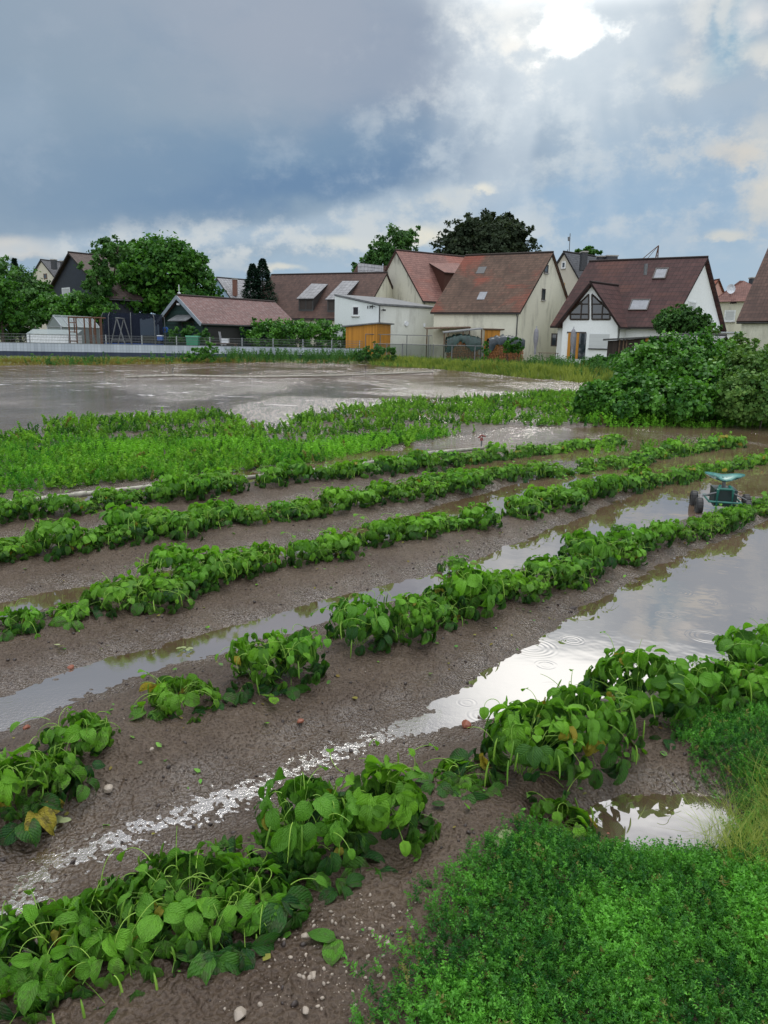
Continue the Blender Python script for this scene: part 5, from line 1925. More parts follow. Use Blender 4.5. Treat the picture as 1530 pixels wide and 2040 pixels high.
# greenhouse
Gh = house('greenhouse', 'small glass greenhouse with a white frame at the left', (122, 62), (198, 66), (94, 64.5), 651, 631, 'gh_glass' if 'gh_glass' in M else 'pl_white', 'gh_glass' if 'gh_glass' in M else 'pl_white', 'greenhouse', over=.05, verge=.02, thick=.04, gutter=False)
mb = MB()
for k_ in range(6):
    p = Gh['c'] + (Gh['e'] - Gh['c']) * k_ / 5; m_ = Gh['mid'] + (Gh['mid2'] - Gh['mid']) * k_ / 5; g_ = Gh['g'] + (Gh['b'] - Gh['g']) * k_ / 5
    ou = np.array([0, 0, .08])
    mb.tube([v3(p, -.2), v3(p, Gh['zE']) + ou, v3(m_, Gh['zR']) + ou, v3(g_, Gh['zE']) + ou, v3(g_, -.2)], .045, 4)
for P_, z_ in (('c', 'zE'),):
    mb.tube([v3(Gh['c'], Gh['zE']), v3(Gh['e'], Gh['zE'])], .05, 4); mb.tube([v3(Gh['c'], .6), v3(Gh['e'], .6)], .05, 4); mb.tube([v3(Gh['c'], .9), v3(Gh['g'], .9)], .04, 4); mb.tube([v3(Gh['c'], Gh['zE']), v3(Gh['g'], Gh['zE'])], .05, 4)
mb.build('glazing_frame', M['metal'], Gh['t'], Gh['O'])

# ------------------------------------------------------------------ yard things
def boxthing(name, label, cat, px0, px1, py0, py1, Y, depth, mat, parts=None, zb=None):
    a, b = at(px0, py1, Y), at(px1, py0, Y)
    z0 = a[2] if zb is None else zb
    O = np.array([(a[0] + b[0]) / 2, Y, z0])
    t = thing(name, O, label, cat)
    w, h = (b[0] - a[0]) / 2, b[2] - z0
    return t, O, w, h


t, O, w, h = boxthing('cold_frame', 'long low white cold frame in front of the greenhouse', 'cold frame', 53, 150, 659, 668, 60, 1.2, None, zb=.2)
mb = MB(); mb.bx(-w, w, 0, 1.2, 0, h * .8); mb.build('body', M['white_plastic'], t)
mb = MB(); mb.slab([(-w - .04, -.04, h * .8 + .003), (w + .04, -.04, h * .8 + .003), (w + .04, 1.24, h * 1.02), (-w - .04, 1.24, h * 1.02)], (0, 0, .04)); mb.build('lid', M['gh_glass'] if 'gh_glass' in M else M['white_plastic'], t)

t, O, w, h = boxthing('climbing_frame', 'rusty brown climbing frame with ladder rungs in front of the greenhouse', 'climbing frame', 140, 201, 633, 690, 59.5, 1, None, zb=.2)
fr = MB(); hh = h
xs = [-w, -w * .55, -w * .05, w * .35, w * .62, w]
for k_, x in enumerate(xs):
    fr.tube([(x, 0, 0), (x, .0, hh)], .055, 5)
    if k_ % 2 == 0: fr.tube([(x, 1.0, 0), (x, 1.0, hh)], .05, 5); fr.tube([(x, 0, hh), (x, 1.0, hh)], .045, 5)
fr.tube([(-w, 0, hh), (w, 0, hh)], .05, 5); fr.tube([(-w, 1.0, hh), (w, 1.0, hh)], .05, 5)
fr.build('posts', M['rust'], t)
rg = MB()
for z_ in (.35, .6, .85):
    rg.tube([(-w, 0, hh * z_), (-w * .55, 0, hh * z_)], .035, 5)
rg.tube([(w * .62, 0, hh * .95), (w * .56, -.1, hh * .6), (w * .66, 0, hh * .3), (w * .95, 0, hh * .12)], .05, 5)
rg.build('rungs', M['rust'], t)

# trampoline
c_ = at(256, 680, 63); R_ = 57 * 63 / F
zt = at(256, 624, 63)[2]
t = thing('trampoline', (c_[0], c_[1] + R_ * .6, .2), 'round trampoline with a tall dark safety net between greenhouse and chalet', 'trampoline')
zt -= .2
mb = MB(); n_ = 28
cs = [(math.cos(2 * math.pi * k_ / n_), math.sin(2 * math.pi * k_ / n_)) for k_ in range(n_)]
for k_ in range(n_):
    (x0, y0), (x1, y1) = cs[k_], cs[(k_ + 1) % n_]
    mb.poly([(x0 * R_, y0 * R_, .75), (x1 * R_, y1 * R_, .75), (x1 * R_ * .98, y1 * R_ * .98, zt), (x0 * R_ * .98, y0 * R_ * .98, zt)])
mb.build('safety_net', M['net'], t)
mb = MB(); mb.tube([(0, 0, .70), (0, 0, .74)], R_ * .85, 28); mb.build('mat', M['black'], t)
mb = MB()
for k_ in range(n_):
    (x0, y0), (x1, y1) = cs[k_], cs[(k_ + 1) % n_]
    mb.slab([(x0 * R_ * .86, y0 * R_ * .86, .78), (x1 * R_ * .86, y1 * R_ * .86, .78), (x1 * R_ * 1.0, y1 * R_, .78), (x0 * R_, y0 * R_, .78)], (0, 0, .06))
mb.build('edge_pad', M['blue_plastic'], t)
for k_ in range(8):
    a = 2 * math.pi * (k_ + .3) / 8; x0, y0 = math.cos(a) * R_ * 1.05, math.sin(a) * R_ * 1.05
    mb = MB(); mb.tube([(x0, y0, 0), (x0, y0, zt * .75), (x0 * .99, y0 * .99, zt * .92), (x0 * .93, y0 * .93, zt * 1.01)], .035, 5); mb.build('pole', M['steel'], t)

t, O, w, h = boxthing('swing_frame', 'grey A shaped swing frame standing before the dark trampoline net', 'swing frame', 216, 252, 634, 690, 60.5, 1, None, zb=.2)
mb = MB()
for yy in (0, 1.6):
    mb.tube([(-w, yy, 0), (0, yy, h)], .05, 5); mb.tube([(w, yy, 0), (0, yy, h)], .05, 5); mb.tube([(-w * .6, yy, h * .4), (w * .6, yy, h * .4)], .035, 5)
mb.tube([(0, -.2, h), (0, 1.8, h)], .05, 5)
mb.build('frame', M['steel'], t)

t, O, w, h = boxthing('rain_barrel', 'green plastic water tank behind the fence near the chalet', 'water tank', 371, 394, 669, 700, 62, 1, None, zb=.25)
mb = MB(); mb.slab([(-w * .85, 0, 0), (w * .85, 0, 0), (w, 0, h * .93), (-w, 0, h * .93)], (0, .9, 0)); mb.build('tank', M['green_bin'], t)
mb = MB(); mb.bx(-w * 1.06, w * 1.06, -.05, .95, h * .931, h); mb.build('rim', M['green_lid'], t)

t, O, w, h = boxthing('white_crate', 'small white crate on a bench behind the fence, right of the green tank', 'crate', 441, 454, 675, 683, 62, .6, None)
mb = MB(); mb.bx(-w, w, 0, .5, 0, h); mb.build('box', M['white_plastic'], t)
mb = MB(); mb.bx(-w * 1.08, w * 1.08, -.03, .53, h + .002, h + .05); mb.build('lid', M['white_plastic'], t)
b_ = MB(); b_.bx(O[0] - 1.3, O[0] + .9, 61.9, 62.8, O[2] - .08, O[2] - .01)
for x in (-1.2, .8):
    b_.bx(O[0] + x - .04, O[0] + x + .04, 62, 62.7, .2, O[2] - .081)
bo = b_.build('bench', M['wood'], None, (0, 0, 0)); tag(bo, 'plain wooden bench behind the fence under the white crate', 'bench')
t, O, w, h = boxthing('hose_reel', 'round blue hose reel on the left corner of the chalet', 'hose reel', 324, 335, 650, 664, 65.5, .3, None)
mb = MB(); mb.tube([(0, -.1, h / 2), (0, .15, h / 2)], w, 14); mb.build('reel', M['blue_plastic'], t)
mb = MB(); mb.tube([(0, -.16, h / 2), (0, -.101, h / 2)], w * .45, 10); mb.build('hub', M['black'], t)
t, O, w, h = boxthing('storage_box', 'blue storage box with a white lid left of the chalet', 'storage box', 313, 322, 668, 678, 62, .5, None)
mb = MB(); mb.bx(-w, w, 0, .5, 0, h * .85); mb.build('box', M['blue_plastic'], t)
mb = MB(); mb.bx(-w * 1.05, w * 1.05, -.03, .53, h * .851, h); mb.build('lid', M['white_plastic'], t)
t, O, w, h = boxthing('garden_chair', 'folding lounge chair with a pale cushion under the chalet roof', 'chair', 436, 448, 661, 678, 66, .6, None, zb=.3)
mb = MB(); mb.tube([(-w, 0, 0), (w * .4, 0, h * .55)], .03, 5); mb.tube([(w, 0, 0), (-w * .5, 0, h * .5), (-w, 0, h)], .03, 5); mb.build('frame', M['metal'], t)
mb = MB(); mb.slab([(-w, 0, h), (-w * .5, 0, h * .5), (-w * .3, 0, h * .5), (-w * .8, 0, h)], (0, .5, 0)); mb.slab([(-w * .4, 0, h * .45), (w, 0, h * .4), (w, 0, h * .47), (-w * .4, 0, h * .52)], (0, .5, 0)); mb.build('cushion', M['fabric'], t)

# ------------------------------------------------------------------ fences
P0, P1 = at(-60, 690, 53), at(722, 700, 66)
P0[2] = P1[2] = 0
e = unit(P1 - P0); n_ = np.array([e[1], -e[0], 0]); Lf = np.linalg.norm(P1 - P0)
fn = thing('strip_fence', P0, 'long wire fence with pale strips above dark strips along the flooded field', 'fence')
def fz(a, z): return e * a + np.array([0, 0, z])
def stripmat(name, lo, hi, wd=.22):
    m, n = newmat(name)
    g = n.new('ShaderNodeUVMap').outputs[0]
    ux, uy, _ = n.sep(g)
    q = n.m('DIVIDE', ux, wd); wn = n.new('ShaderNodeTexWhiteNoise'); wn.noise_dimensions = '1D'; n.put(wn.inputs['W'], n.m('FLOOR', q))
    ln = n.mr(n.m('ABSOLUTE', n.m('SUBTRACT', n.m('FRACT', q), .5)), .36, .5)
    hz_ = n.mr(n.m('ABSOLUTE', n.m('SUBTRACT', n.m('FRACT', n.m('DIVIDE', uy, .2)), .5)), .38, .5)
    cc = n.mix(wn.outputs[0], lo, hi)
    cc = n.mix(n.m('MULTIPLY', n.m('MAXIMUM', ln, n.m('MULTIPLY', hz_, .6)), .45), cc, tuple(x * .45 for x in lo))
    cc = n.mix(n.m('MULTIPLY', n.mr(n.noise(g, .4, 5, .6), .4, .7), .3), cc, tuple(x * .5 for x in lo))
    finish(n, principled(n, cc, .55, .3))
    return m
zg = .05
for nm, mt, z0, z1, off in (('pale_strips', stripmat('pale_privacy_strips', (.36, .40, .46), (.46, .50, .56)), .44, 1.02, .02), ('dark_strips', stripmat('dark_privacy_strips', (.025, .035, .065), (.04, .055, .09)), zg, .438, .02)):
    mb = MB(); mb.slab([fz(0, z0) + n_ * off, fz(Lf, z0) + n_ * off, fz(Lf, z1) + n_ * off, fz(0, z1) + n_ * off], n_ * -.015, [(0, z0), (Lf, z0), (Lf, z1), (0, z1)])
    mb.build(nm, mt, fn)
mb = MB()
for z_ in (1.03, 1.23, 1.43, 1.62):
    mb.slab([fz(0, z_ - .012) + n_ * .04, fz(Lf, z_ - .012) + n_ * .04, fz(Lf, z_ + .012) + n_ * .04, fz(0, z_ + .012) + n_ * .04], n_ * -.01)
x = 0
while x < Lf:
    mb.slab([fz(x, 1.0) + n_ * .05, fz(x + .008, 1.0) + n_ * .05, fz(x + .008, 1.62) + n_ * .05, fz(x, 1.62) + n_ * .05], n_ * -.008); x += .1
mb.build('wire', M['steel'], fn)
mb = MB(); mb.slab([fz(0, -.1) + n_ * .06, fz(Lf, -.1) + n_ * .06, fz(Lf, .10) + n_ * .06, fz(0, .10) + n_ * .06], n_ * -.12); mb.build('kerb', M['concrete'], fn)
x = 1.2
while x < Lf:
    mb = MB(); mb.bx(-.035, .035, -.035, .035, -.1, 1.68); o = mb.build('post', M['metal'], fn); o.location = tuple(fz(x, 0) - n_ * .06); x += 2.52

P0, P1 = at(745, 690, 64), at(962, 690, 63); P0[2] = P1[2] = .25
e = unit(P1 - P0); n_ = np.array([e[1], -e[0], 0]); Lf = np.linalg.norm(P1 - P0)
fn = thing('mesh_fence', P0, 'low grey framed mesh fence with green net in front of the annex and tarps', 'fence')
top = at(850, 687, 64)[2] - .25
xs = [0, .12, .265, .52, .55, .72, .93, 1.0]
for q in xs:
    mb = MB(); mb.bx(-.04, .04, -.04, .04, -.2, top + .05); o = mb.build('post', M['steel'], fn); o.location = tuple(e * Lf * q)
mb = MB(); mb.tube([fz(0, top), fz(Lf, top)], .03, 5); mb.tube([fz(0, .1), fz(Lf, .1)], .025, 5); mb.build('rail', M['steel'], fn)
mb = MB(); mb.poly([fz(0, .1), fz(Lf, .1), fz(Lf, top), fz(0, top)]); mb.build('net', M['net_green'], fn)
P0, P1 = at(728, 690, 66), at(860, 690, 67); P0[2] = P1[2] = .25
e = unit(P1 - P0); n_ = np.array([e[1], -e[0], 0]); Lf = np.linalg.norm(P1 - P0); top = at(790, 667, 66)[2] - .25
fn = thing('rail_frame', P0, 'thin dark pipe frame standing before the annex wall', 'pipe frame')
for q in (0, .22, .62, .95):
    mb = MB(); mb.tube([(0, 0, 0), (0, 0, top)], .035, 5); o = mb.build('post', M['steel'], fn); o.location = tuple(e * Lf * q)
mb = MB(); mb.tube([fz(0, top), fz(Lf, top)], .03, 5); mb.build('rail', M['steel'], fn)

# ------------------------------------------------------------------ wood stacks, tarps, lean-to
def leanto(name, label, px0, px1, py0, py1, Y, depth, rise, mat, pm='wood'):
    a, b = at(px0, py0, Y), at(px1, py1, Y)
    t = thing(name, (a[0], Y, .2), label, 'lean-to')
    O = np.array([a[0], Y, .2])
    mb = MB(); mb.slab([a, b, b + [0, depth, rise], a + [0, depth, rise]], (0, 0, .08)); mb.build('roof', M[mat], t, O)
    for k_ in range(3):
        p = a + (b - a) * (k_ + .05) / 2.1
        mp_ = MB(); mp_.bx(p[0] - .05, p[0] + .05, p[1] + .1, p[1] + .2, .2, p[2] - .002); mp_.build('post', M[pm], t, O)
    return t
leanto('lean_to', 'flat weathered lean-to roof against the barn, left part', 849, 938, 656, 653, 67, 2.6, .12, 'wood')
leanto('lean_to', 'darker lean-to roof sloping above the green tarp', 884, 962, 664, 656, 65, 1.5, .1, 'roof_felt')
t, pl_, O_ = shed('open_shed', 'low shed with a band of orange boards under the barn wall', 966, 1034, 67, 66.6, 2.0, 657, 659, 'wood_orange', 'wood', over=.15)
def tarp_heap(name, label, px0, px1, py0, py1, Y, mat, seed, logs=True, ztop_noise=.12):
    r = np.random.default_rng(seed)
    a, b = at(px0, py1, Y), at(px1, py0, Y)
    z0 = .2; W_ = b[0] - a[0]; h = b[2] - z0; D_ = 1.6
    t = thing(name, ((a[0] + b[0]) / 2, Y, z0), label, 'wood stack')
    nx, ns = 26, 18
    V = []
    for k_ in range(nx + 1):
        u_ = k_ / nx
        hh_ = h * (.86 + .14 * math.sin(u_ * math.pi)) + r.normal() * .03
        dr_ = h * (.38 + .14 * math.sin(u_ * 9 + seed) + .08 * r.random())
        prof = [(-.06, hh_ - dr_), (-.09, hh_ - dr_ * .5), (-.04, hh_ - .08), (.1, hh_), (D_ * .5, hh_ + .10), (D_ - .1, hh_), (D_ + .08, hh_ - .15), (D_ + .1, hh_ - dr_)]
        for q, (y_, z_) in enumerate(prof):
            V.append(((u_ - .5) * W_ * 1.03, y_ + r.normal() * .035, z_ + r.normal() * .03))
    m_ = 8
    Fc = np.array([(k_ * m_ + q, k_ * m_ + q + 1, (k_ + 1) * m_ + q + 1, (k_ + 1) * m_ + q) for k_ in range(nx) for q in range(m_ - 1)])
    obj('tarp', mesh_np('tarp', np.array(V), [Fc], M[mat], True), t)
    mb = MB()
    y0 = .02
    z_ = .08
    row_ = 0
    while z_ < h * .8:
        x = -W_ / 2 + .08 + (row_ % 2) * .06
        while x < W_ / 2 - .06:
            rr_ = r.uniform(.05, .075)
            mb.tube([(x, y0 + r.uniform(0, .08), z_), (x, D_ - .1, z_)], rr_, 6)
            x += rr_ * 2 + .01
        z_ += .13; row_ += 1
    lo = mb.build('logs', M['logs'], t)
    lo['kind'] = 'stuff'
    return t
tarp_heap('wood_stack', 'firewood stack under a shiny dark green tarp beside the barn wall', 890, 958, 668, 706, 65, 'tarp', 1)
tarp_heap('wood_stack', 'orange brown firewood stack under a blue grey tarp, in front of the barn corner', 974, 1046, 670, 708, 64, 'tarp_blue', 2)

# parasols, table, van
def parasol(px, top, bot, Y, label):
    p = at(px, top, Y); z0 = .35
    t = thing('parasol', (p[0], Y, z0), label, 'parasol')
    h = p[2] - z0
    mb = MB(); mb.tube([(0, 0, 0), (0, 0, h)], .03, 6); mb.build('pole', M['metal'], t)
    A_ = Acc(); r = np.random.default_rng(px)
    n1, n2 = 14, 22
    V = []
    for q in range(n1):
        z_ = h * (.22 + .76 * q / (n1 - 1))
        rr_ = .07 + .08 * math.sin(math.pi * min(1, (1 - q / (n1 - 1)) * 1.35 + .05)) ** .8 if q < n1 - 1 else .03
        for k_ in range(n2):
            a_ = 2 * math.pi * k_ / n2
            V.append((rr_ * (1 + .3 * (k_ % 2)) * math.cos(a_ + q * .05), rr_ * (1 + .3 * (k_ % 2)) * math.sin(a_ + q * .05), z_))
    Fc = np.array([(q * n2 + k_, q * n2 + (k_ + 1) % n2, (q + 1) * n2 + (k_ + 1) % n2, (q + 1) * n2 + k_) for q in range(n1 - 1) for k_ in range(n2)])
    obj('folded_canopy', mesh_np('folded_canopy', np.array(V), [Fc], M['fabric'], True), t)
    mb = MB(); mb.tube([(0, 0, h), (0, 0, h + .08)], .05, 6); mb.build('finial', M['metal'], t)
    mb = MB(); mb.tube([(0, 0, 0), (0, 0, .08)], .28, 10); mb.build('base', M['concrete'], t)
parasol(1069, 652, 705, 61, 'folded grey parasol in front of the barn gable')
parasol(1143, 653, 702, 59.5, 'folded grey parasol in front of the glazed terrace door')
p = at(1104, 690, 60)
t = thing('garden_table', (p[0] - .4, 60, .35), 'small dark garden table between the two folded parasols', 'table')
mb = MB(); mb.bx(-.7, .7, -.4, .4, .70, .74); mb.build('table_top', M['wood'], t)
for x in (-.62, .62):
    for y in (-.34, .34):
        mb = MB(); mb.bx(-.025, .025, -.025, .025, 0, .699); o = mb.build('leg', M['steel'], t); o.location = (x, y, 0)

p0, p1 = at(1076, 690, 72), at(1112, 690, 72)
w = (p1[0] - p0[0]) / 2; ztop = at(1090, 658, 72)[2]
z0 = .35; h = ztop - z0
t = thing('parked_van', ((p0[0] + p1[0]) / 2, 72, z0), 'dark red van seen from behind between the barn and the white house', 'van')
mb = MB(); D_ = 4.2
pr = [(-w, .25), (w, .25), (w, h * .5), (w * .88, h * .97), (-w * .88, h * .97), (-w, h * .5)]
mb.slab([(x, 0 if z < h * .6 else .25, z) for x, z in pr], (0, D_, 0)); mb.build('body', M['red_paint'], t)
mb = MB(); mb.slab([(-w * .82, .08, h * .52), (w * .82, .08, h * .52), (w * .76, .20, h * .84), (-w * .76, .20, h * .84)], (0, -.05, 0)); mb.build('rear_window', M['glass'], t)
for s_ in (-1, 1):
    mb = MB(); mb.bx(s_ * w * .9 - .08, s_ * w * .9 + .08, -.06, -.005, h * .38, h * .5); mb.build('tail_light', M['red_paint'], t)
    for y in (.7, D_ - .8):
        mb = MB(); mb.tube([(s_ * (w - .2), y, .32), (s_ * (w + .02), y, .32)], .32, 14); mb.build('wheel', M['black'], t)
mb = MB(); mb.bx(-w, w, -.12, -.02, .3, .45); mb.build('bumper', M['black'], t)
p = at(1090, 656, 68)

# crane far behind
a, b, c3 = at(1303, 545, 130), at(1312, 489, 130), at(1276, 519, 130)
t = thing('crane', (a[0], a[1], 0), 'thin lattice crane jib sticking up behind the white house roof', 'crane')
mb = MB(); O = np.array([a[0], a[1], 0])
foot = np.array([a[0] - .8, 130, 0])
mb.tube([foot, a + [-.35, 0, 0], b], .09, 4); mb.tube([foot + [1.1, 0, 0], a + [.45, 0, 0], b], .09, 4)
for k_ in range(7):
    q = k_ / 7
    mb.tube([a + [-.35, 0, 0] + (b - a - [-.35, 0, 0]) * q, a + [.45, 0, 0] + (b - a - [.45, 0, 0]) * min(1, q + .1)], .05, 3)
mb.build('jib', M['rust'], t, O)
mb = MB(); mb.tube([b, c3], .06, 4); mb.tube([b, c3 + [.6, 0, -.3]], .04, 4); mb.tube([c3 + [0, 0, -4], c3], .1, 4); mb.build('stay_cable', M['rust'], t, O)


# ------------------------------------------------------------------ trees and bushes
LQ = (np.array([(0, 0, 0), (.5, .38, .12), (0, 1, 0), (-.5, .38, .12)], float), np.array([[0, 1, 2, 3]]), np.zeros((4, 2)))


def crown(lobes, n, size, mat, seed, O, clump=.55, hollow=.55, droop=0.0, gap=.0, tone_k=.5):
    """lobes: (centre xyz, radii xyz); leaves sit in small clumps over the outer part of every lobe"""
    r = np.random.default_rng(seed)
    vol = np.array([l[1][0] * l[1][2] for l in lobes]); pr = vol / vol.sum()
    A_ = Acc()
    for (c_, rr_), p_ in zip(lobes, pr):
        m = int(n * p_)
        nc_ = max(6, m // 22)
        d = unit(r.normal(size=(nc_, 3)))
        q = hollow + (1.06 - hollow) * r.random(nc_) ** .6
        bump_ = 1 + .20 * np.sin(d[:, 0] * 7 + seed) * np.cos(d[:, 2] * 6 + seed * 2) + r.normal(size=nc_) * .06
        cc_ = np.array(c_) + d * q[:, None] * bump_[:, None] * np.array(rr_)
        if gap:
            keep = r.random(nc_) > gap * (q > .75)
            cc_, d = cc_[keep], d[keep]
        nc_ = len(cc_)
        tone_c = np.clip(.42 + .38 * r.normal(size=nc_) * .6, 0, 1)
        cr = np.mean(rr_) * clump * r.uniform(.18, .42, nc_)
        idx = r.integers(0, nc_, m)
        P = cc_[idx] + unit(r.normal(size=(m, 3))) * (cr[idx] * r.random(m) ** .5)[:, None] * np.array([1, 1, .7])
        nrm = unit(d[idx] * .6 + r.normal(size=(m, 3)) * .7 + np.array([0, 0, .5]))
        fw = unit(np.cross(nrm, r.normal(size=(m, 3)))) - np.array([0, 0, droop])
        scatter(A_, LQ, P - np.array(O), frames(fw, nrm), size * r.uniform(.6, 1.25, m), np.clip(tone_c[idx] + r.normal(size=m) * .14, 0, 1))
    return A_.mesh('crown', M[mat], False)


def pxlobe(px, py, rx, ry, Y, dz=None):
    c_ = at(px, py, Y); s = Y / F
    return (c_, np.array([rx * s, (dz if dz else (rx + ry) / 2) * s, ry * s]))


def tree(name, label, cat, lobes, n, size, mat, seed, trunk_px=None, tr=.25, **kw):
    L_ = [pxlobe(*l) for l in lobes]
    c0 = np.mean([l[0] for l in L_], 0)
    base = np.array([c0[0], c0[1], 0.1])
    if trunk_px:
        base = at(trunk_px[0], trunk_px[1], c0[1]); base[2] = .1
    t = thing(name, base, label, cat)
    obj('crown', crown(L_, n, size, mat, seed, base, **kw), t)
    mb = MB()
    top = c0 - base
    r = np.random.default_rng(seed)
    mb.tube([(0, 0, -.2), (top * .35) * [.6, .6, 1], top * .75, top * 1.0], tr, 8, tr * .3)
    for c_, rr_ in L_:
        q = c_ - base
        st = top * r.uniform(.35, .6)
        mb.tube([st, st * .4 + q * .6 + [0, 0, -.2 * rr_[2]], q + [0, 0, .3 * rr_[2]]], tr * .45, 6, tr * .1)
        for _ in range(5):
            d = unit(r.normal(size=3) + [0, 0, .4]) * rr_ * .85
            mb.tube([q, q + d * .5 + [0, 0, .1], q + d], tr * .16, 4, tr * .04)
    mb.build('trunk', M['bark'], t, smooth=True)
    return t


tree('walnut_tree', 'large round bright green walnut tree behind the chalet', 'tree', [(320, 545, 78, 62, 80), (345, 520, 50, 38, 79), (285, 560, 50, 50, 79), (385, 570, 45, 45, 80), (300, 510, 42, 30, 81), (400, 520, 14, 16, 81), (350, 600, 70, 28, 78), (265, 600, 40, 30, 77), (235, 580, 30, 25, 79), (205, 570, 26, 34, 74)], 26000, .34, 'tree_a', 1, trunk_px=(325, 640), tr=.4, clump=.8)
tree('broadleaf_tree', 'darker tree with an airy top between the slate gable and the walnut tree', 'tree', [(225, 520, 42, 34, 90), (190, 560, 30, 40, 88), (250, 500, 26, 22, 91), (215, 490, 22, 16, 91), (200, 590, 36, 30, 86), (188, 548, 22, 30, 71), (205, 520, 26, 22, 71), (235, 505, 22, 22, 71), (180, 580, 20, 22, 71)], 9000, .32, 'tree_b', 2, tr=.3, gap=.3, clump=.8)
tree('broadleaf_tree', 'broad dark green tree mass at the far left edge', 'tree', [(20, 580, 60, 50, 74), (-40, 560, 60, 50, 76), (70, 600, 40, 40, 73), (15, 640, 60, 30, 70)], 12000, .32, 'tree_b', 3, tr=.35, clump=.8)
tree('broadleaf_tree', 'yellow green tree low at the left edge in front of the dark mass', 'tree', [(0, 600, 34, 40, 66), (-25, 640, 34, 32, 66), (30, 625, 22, 28, 66)], 6000, .26, 'tree_a', 4, tr=.2, clump=.8)
tree('hedge_tree', 'dense dark shrubby tree behind the greenhouse', 'tree', [(105, 620, 45, 30, 72), (160, 610, 45, 24, 73), (80, 595, 26, 26, 74), (195, 615, 30, 26, 72)], 9000, .26, 'bush_a', 5, tr=.2, clump=.8)
tree('airy_tree', 'light crowned tree rising behind the tall red roof', 'tree', [(785, 490, 40, 34, 110), (760, 505, 26, 26, 110), (810, 475, 24, 20, 111), (750, 520, 36, 20, 109), (725, 535, 28, 14, 109)], 8000, .36, 'tree_b', 6, tr=.35, gap=.55, clump=.7, hollow=.35)
tree('oak_tree', 'big dark flat topped tree towering over the barn roof', 'tree', [(965, 480, 80, 48, 104), (910, 490, 34, 32, 104), (1025, 480, 38, 36, 104), (980, 450, 55, 24, 105), (935, 460, 35, 28, 105), (1010, 455, 34, 24, 105), (960, 505, 90, 25, 103)], 26000, .40, 'tree_c', 7, tr=.6, clump=.5, hollow=.15, gap=.5)
tree('small_tree', 'small light tree peeking between the dark chimneys', 'tree', [(1168, 505, 20, 12, 100), (1150, 508, 10, 10, 100), (1185, 503, 10, 10, 100)], 1200, .34, 'tree_a', 8, tr=.15, gap=.5, hollow=.2)
tree('apple_tree', 'round dark fruit tree before the white house gable', 'tree', [(1350, 645, 40, 24, 57), (1330, 640, 28, 20, 57), (1385, 640, 28, 24, 57.5), (1358, 625, 24, 16, 57.5), (1400, 655, 16, 16, 57)], 7500, .19, 'tree_b', 9, trunk_px=(1362, 690), tr=.14, clump=.7, gap=.1)
tree('slender_shrub', 'slim shrub by the wall under the brown roof at the right', 'tree', [(1395 + 25, 668, 14, 24, 55), (1420, 690, 30, 20, 53), (1475, 690, 30, 22, 48)], 3500, .18, 'bush_o', 10, tr=.08, gap=.2)


def spruce(px, top, bot, Y, wpx, label, seed):
    p = at(px, top, Y); h = p[2] - .2
    r = np.random.default_rng(seed)
    t = thing('spruce', (p[0], Y, .2), label, 'tree', 'pair of spruces')
    A_ = Acc()
    W_ = wpx * Y / F
    n = 9000
    z = r.random(n) ** .8
    tier = .72 + .28 * np.abs(np.sin(z * 26 + r.normal() * 2))
    R_ = W_ * (1 - z) ** .85 * tier * (.75 + .5 * r.random(n)) + .06
    a = r.uniform(0, 6.28, n)
    q = r.random(n) ** .4
    P = np.c_[np.cos(a) * R_ * q, np.sin(a) * R_ * q, z * h - R_ * q * .25]
    f = np.c_[np.cos(a), np.sin(a), -.25 + r.normal(size=n) * .2]
    scatter(A_, (LQ[0] * [.5, 1, 1], LQ[1], LQ[2]), P, frames(f, r.normal(size=(n, 3)) * .4 + [0, 0, 1]), r.uniform(.16, .34, n), np.clip(.4 + r.normal(size=n) * .25, 0, 1))
    obj('crown', A_.mesh('crown', M['needle'], False), t)
    mb = MB(); mb.tube([(0, 0, -.2), (0, 0, h * .95)], .2, 7, .03); mb.build('trunk', M['bark'], t)


spruce(503, 525, 640, 84, 52, 'shorter dark spruce, left of the pair behind the chalet roof', 1)
spruce(523, 515, 640, 84, 58, 'taller dark spruce, right of the pair behind the chalet roof', 2)
spruce(28, 514, 600, 100, 24, 'dark conifer tip rising over the far left trees', 3)

def bushy(name, label, cat, lobes, n, size, mat, seed, **kw):
    L_ = [pxlobe(*l) for l in lobes]
    c0 = np.mean([l[0] for l in L_], 0); base = np.array([c0[0], c0[1], hz(c0[0], c0[1])])
    t = thing(name, base, label, cat)
    obj('foliage', crown(L_, n, size, mat, seed, base, **kw), t)
    mb = MB(); r = np.random.default_rng(seed)
    for c_, rr_ in L_:
        for _ in range(3):
            q = c_ - base + r.normal(size=3) * rr_ * .4
            f0 = np.array([q[0] * .6, q[1] * .6, -.1])
            mb.tube([f0, (f0 + q) / 2 + [0, 0, .1], q], .02, 4, .008)
    st = mb.build('branches', M['bark'], t); 
    return t


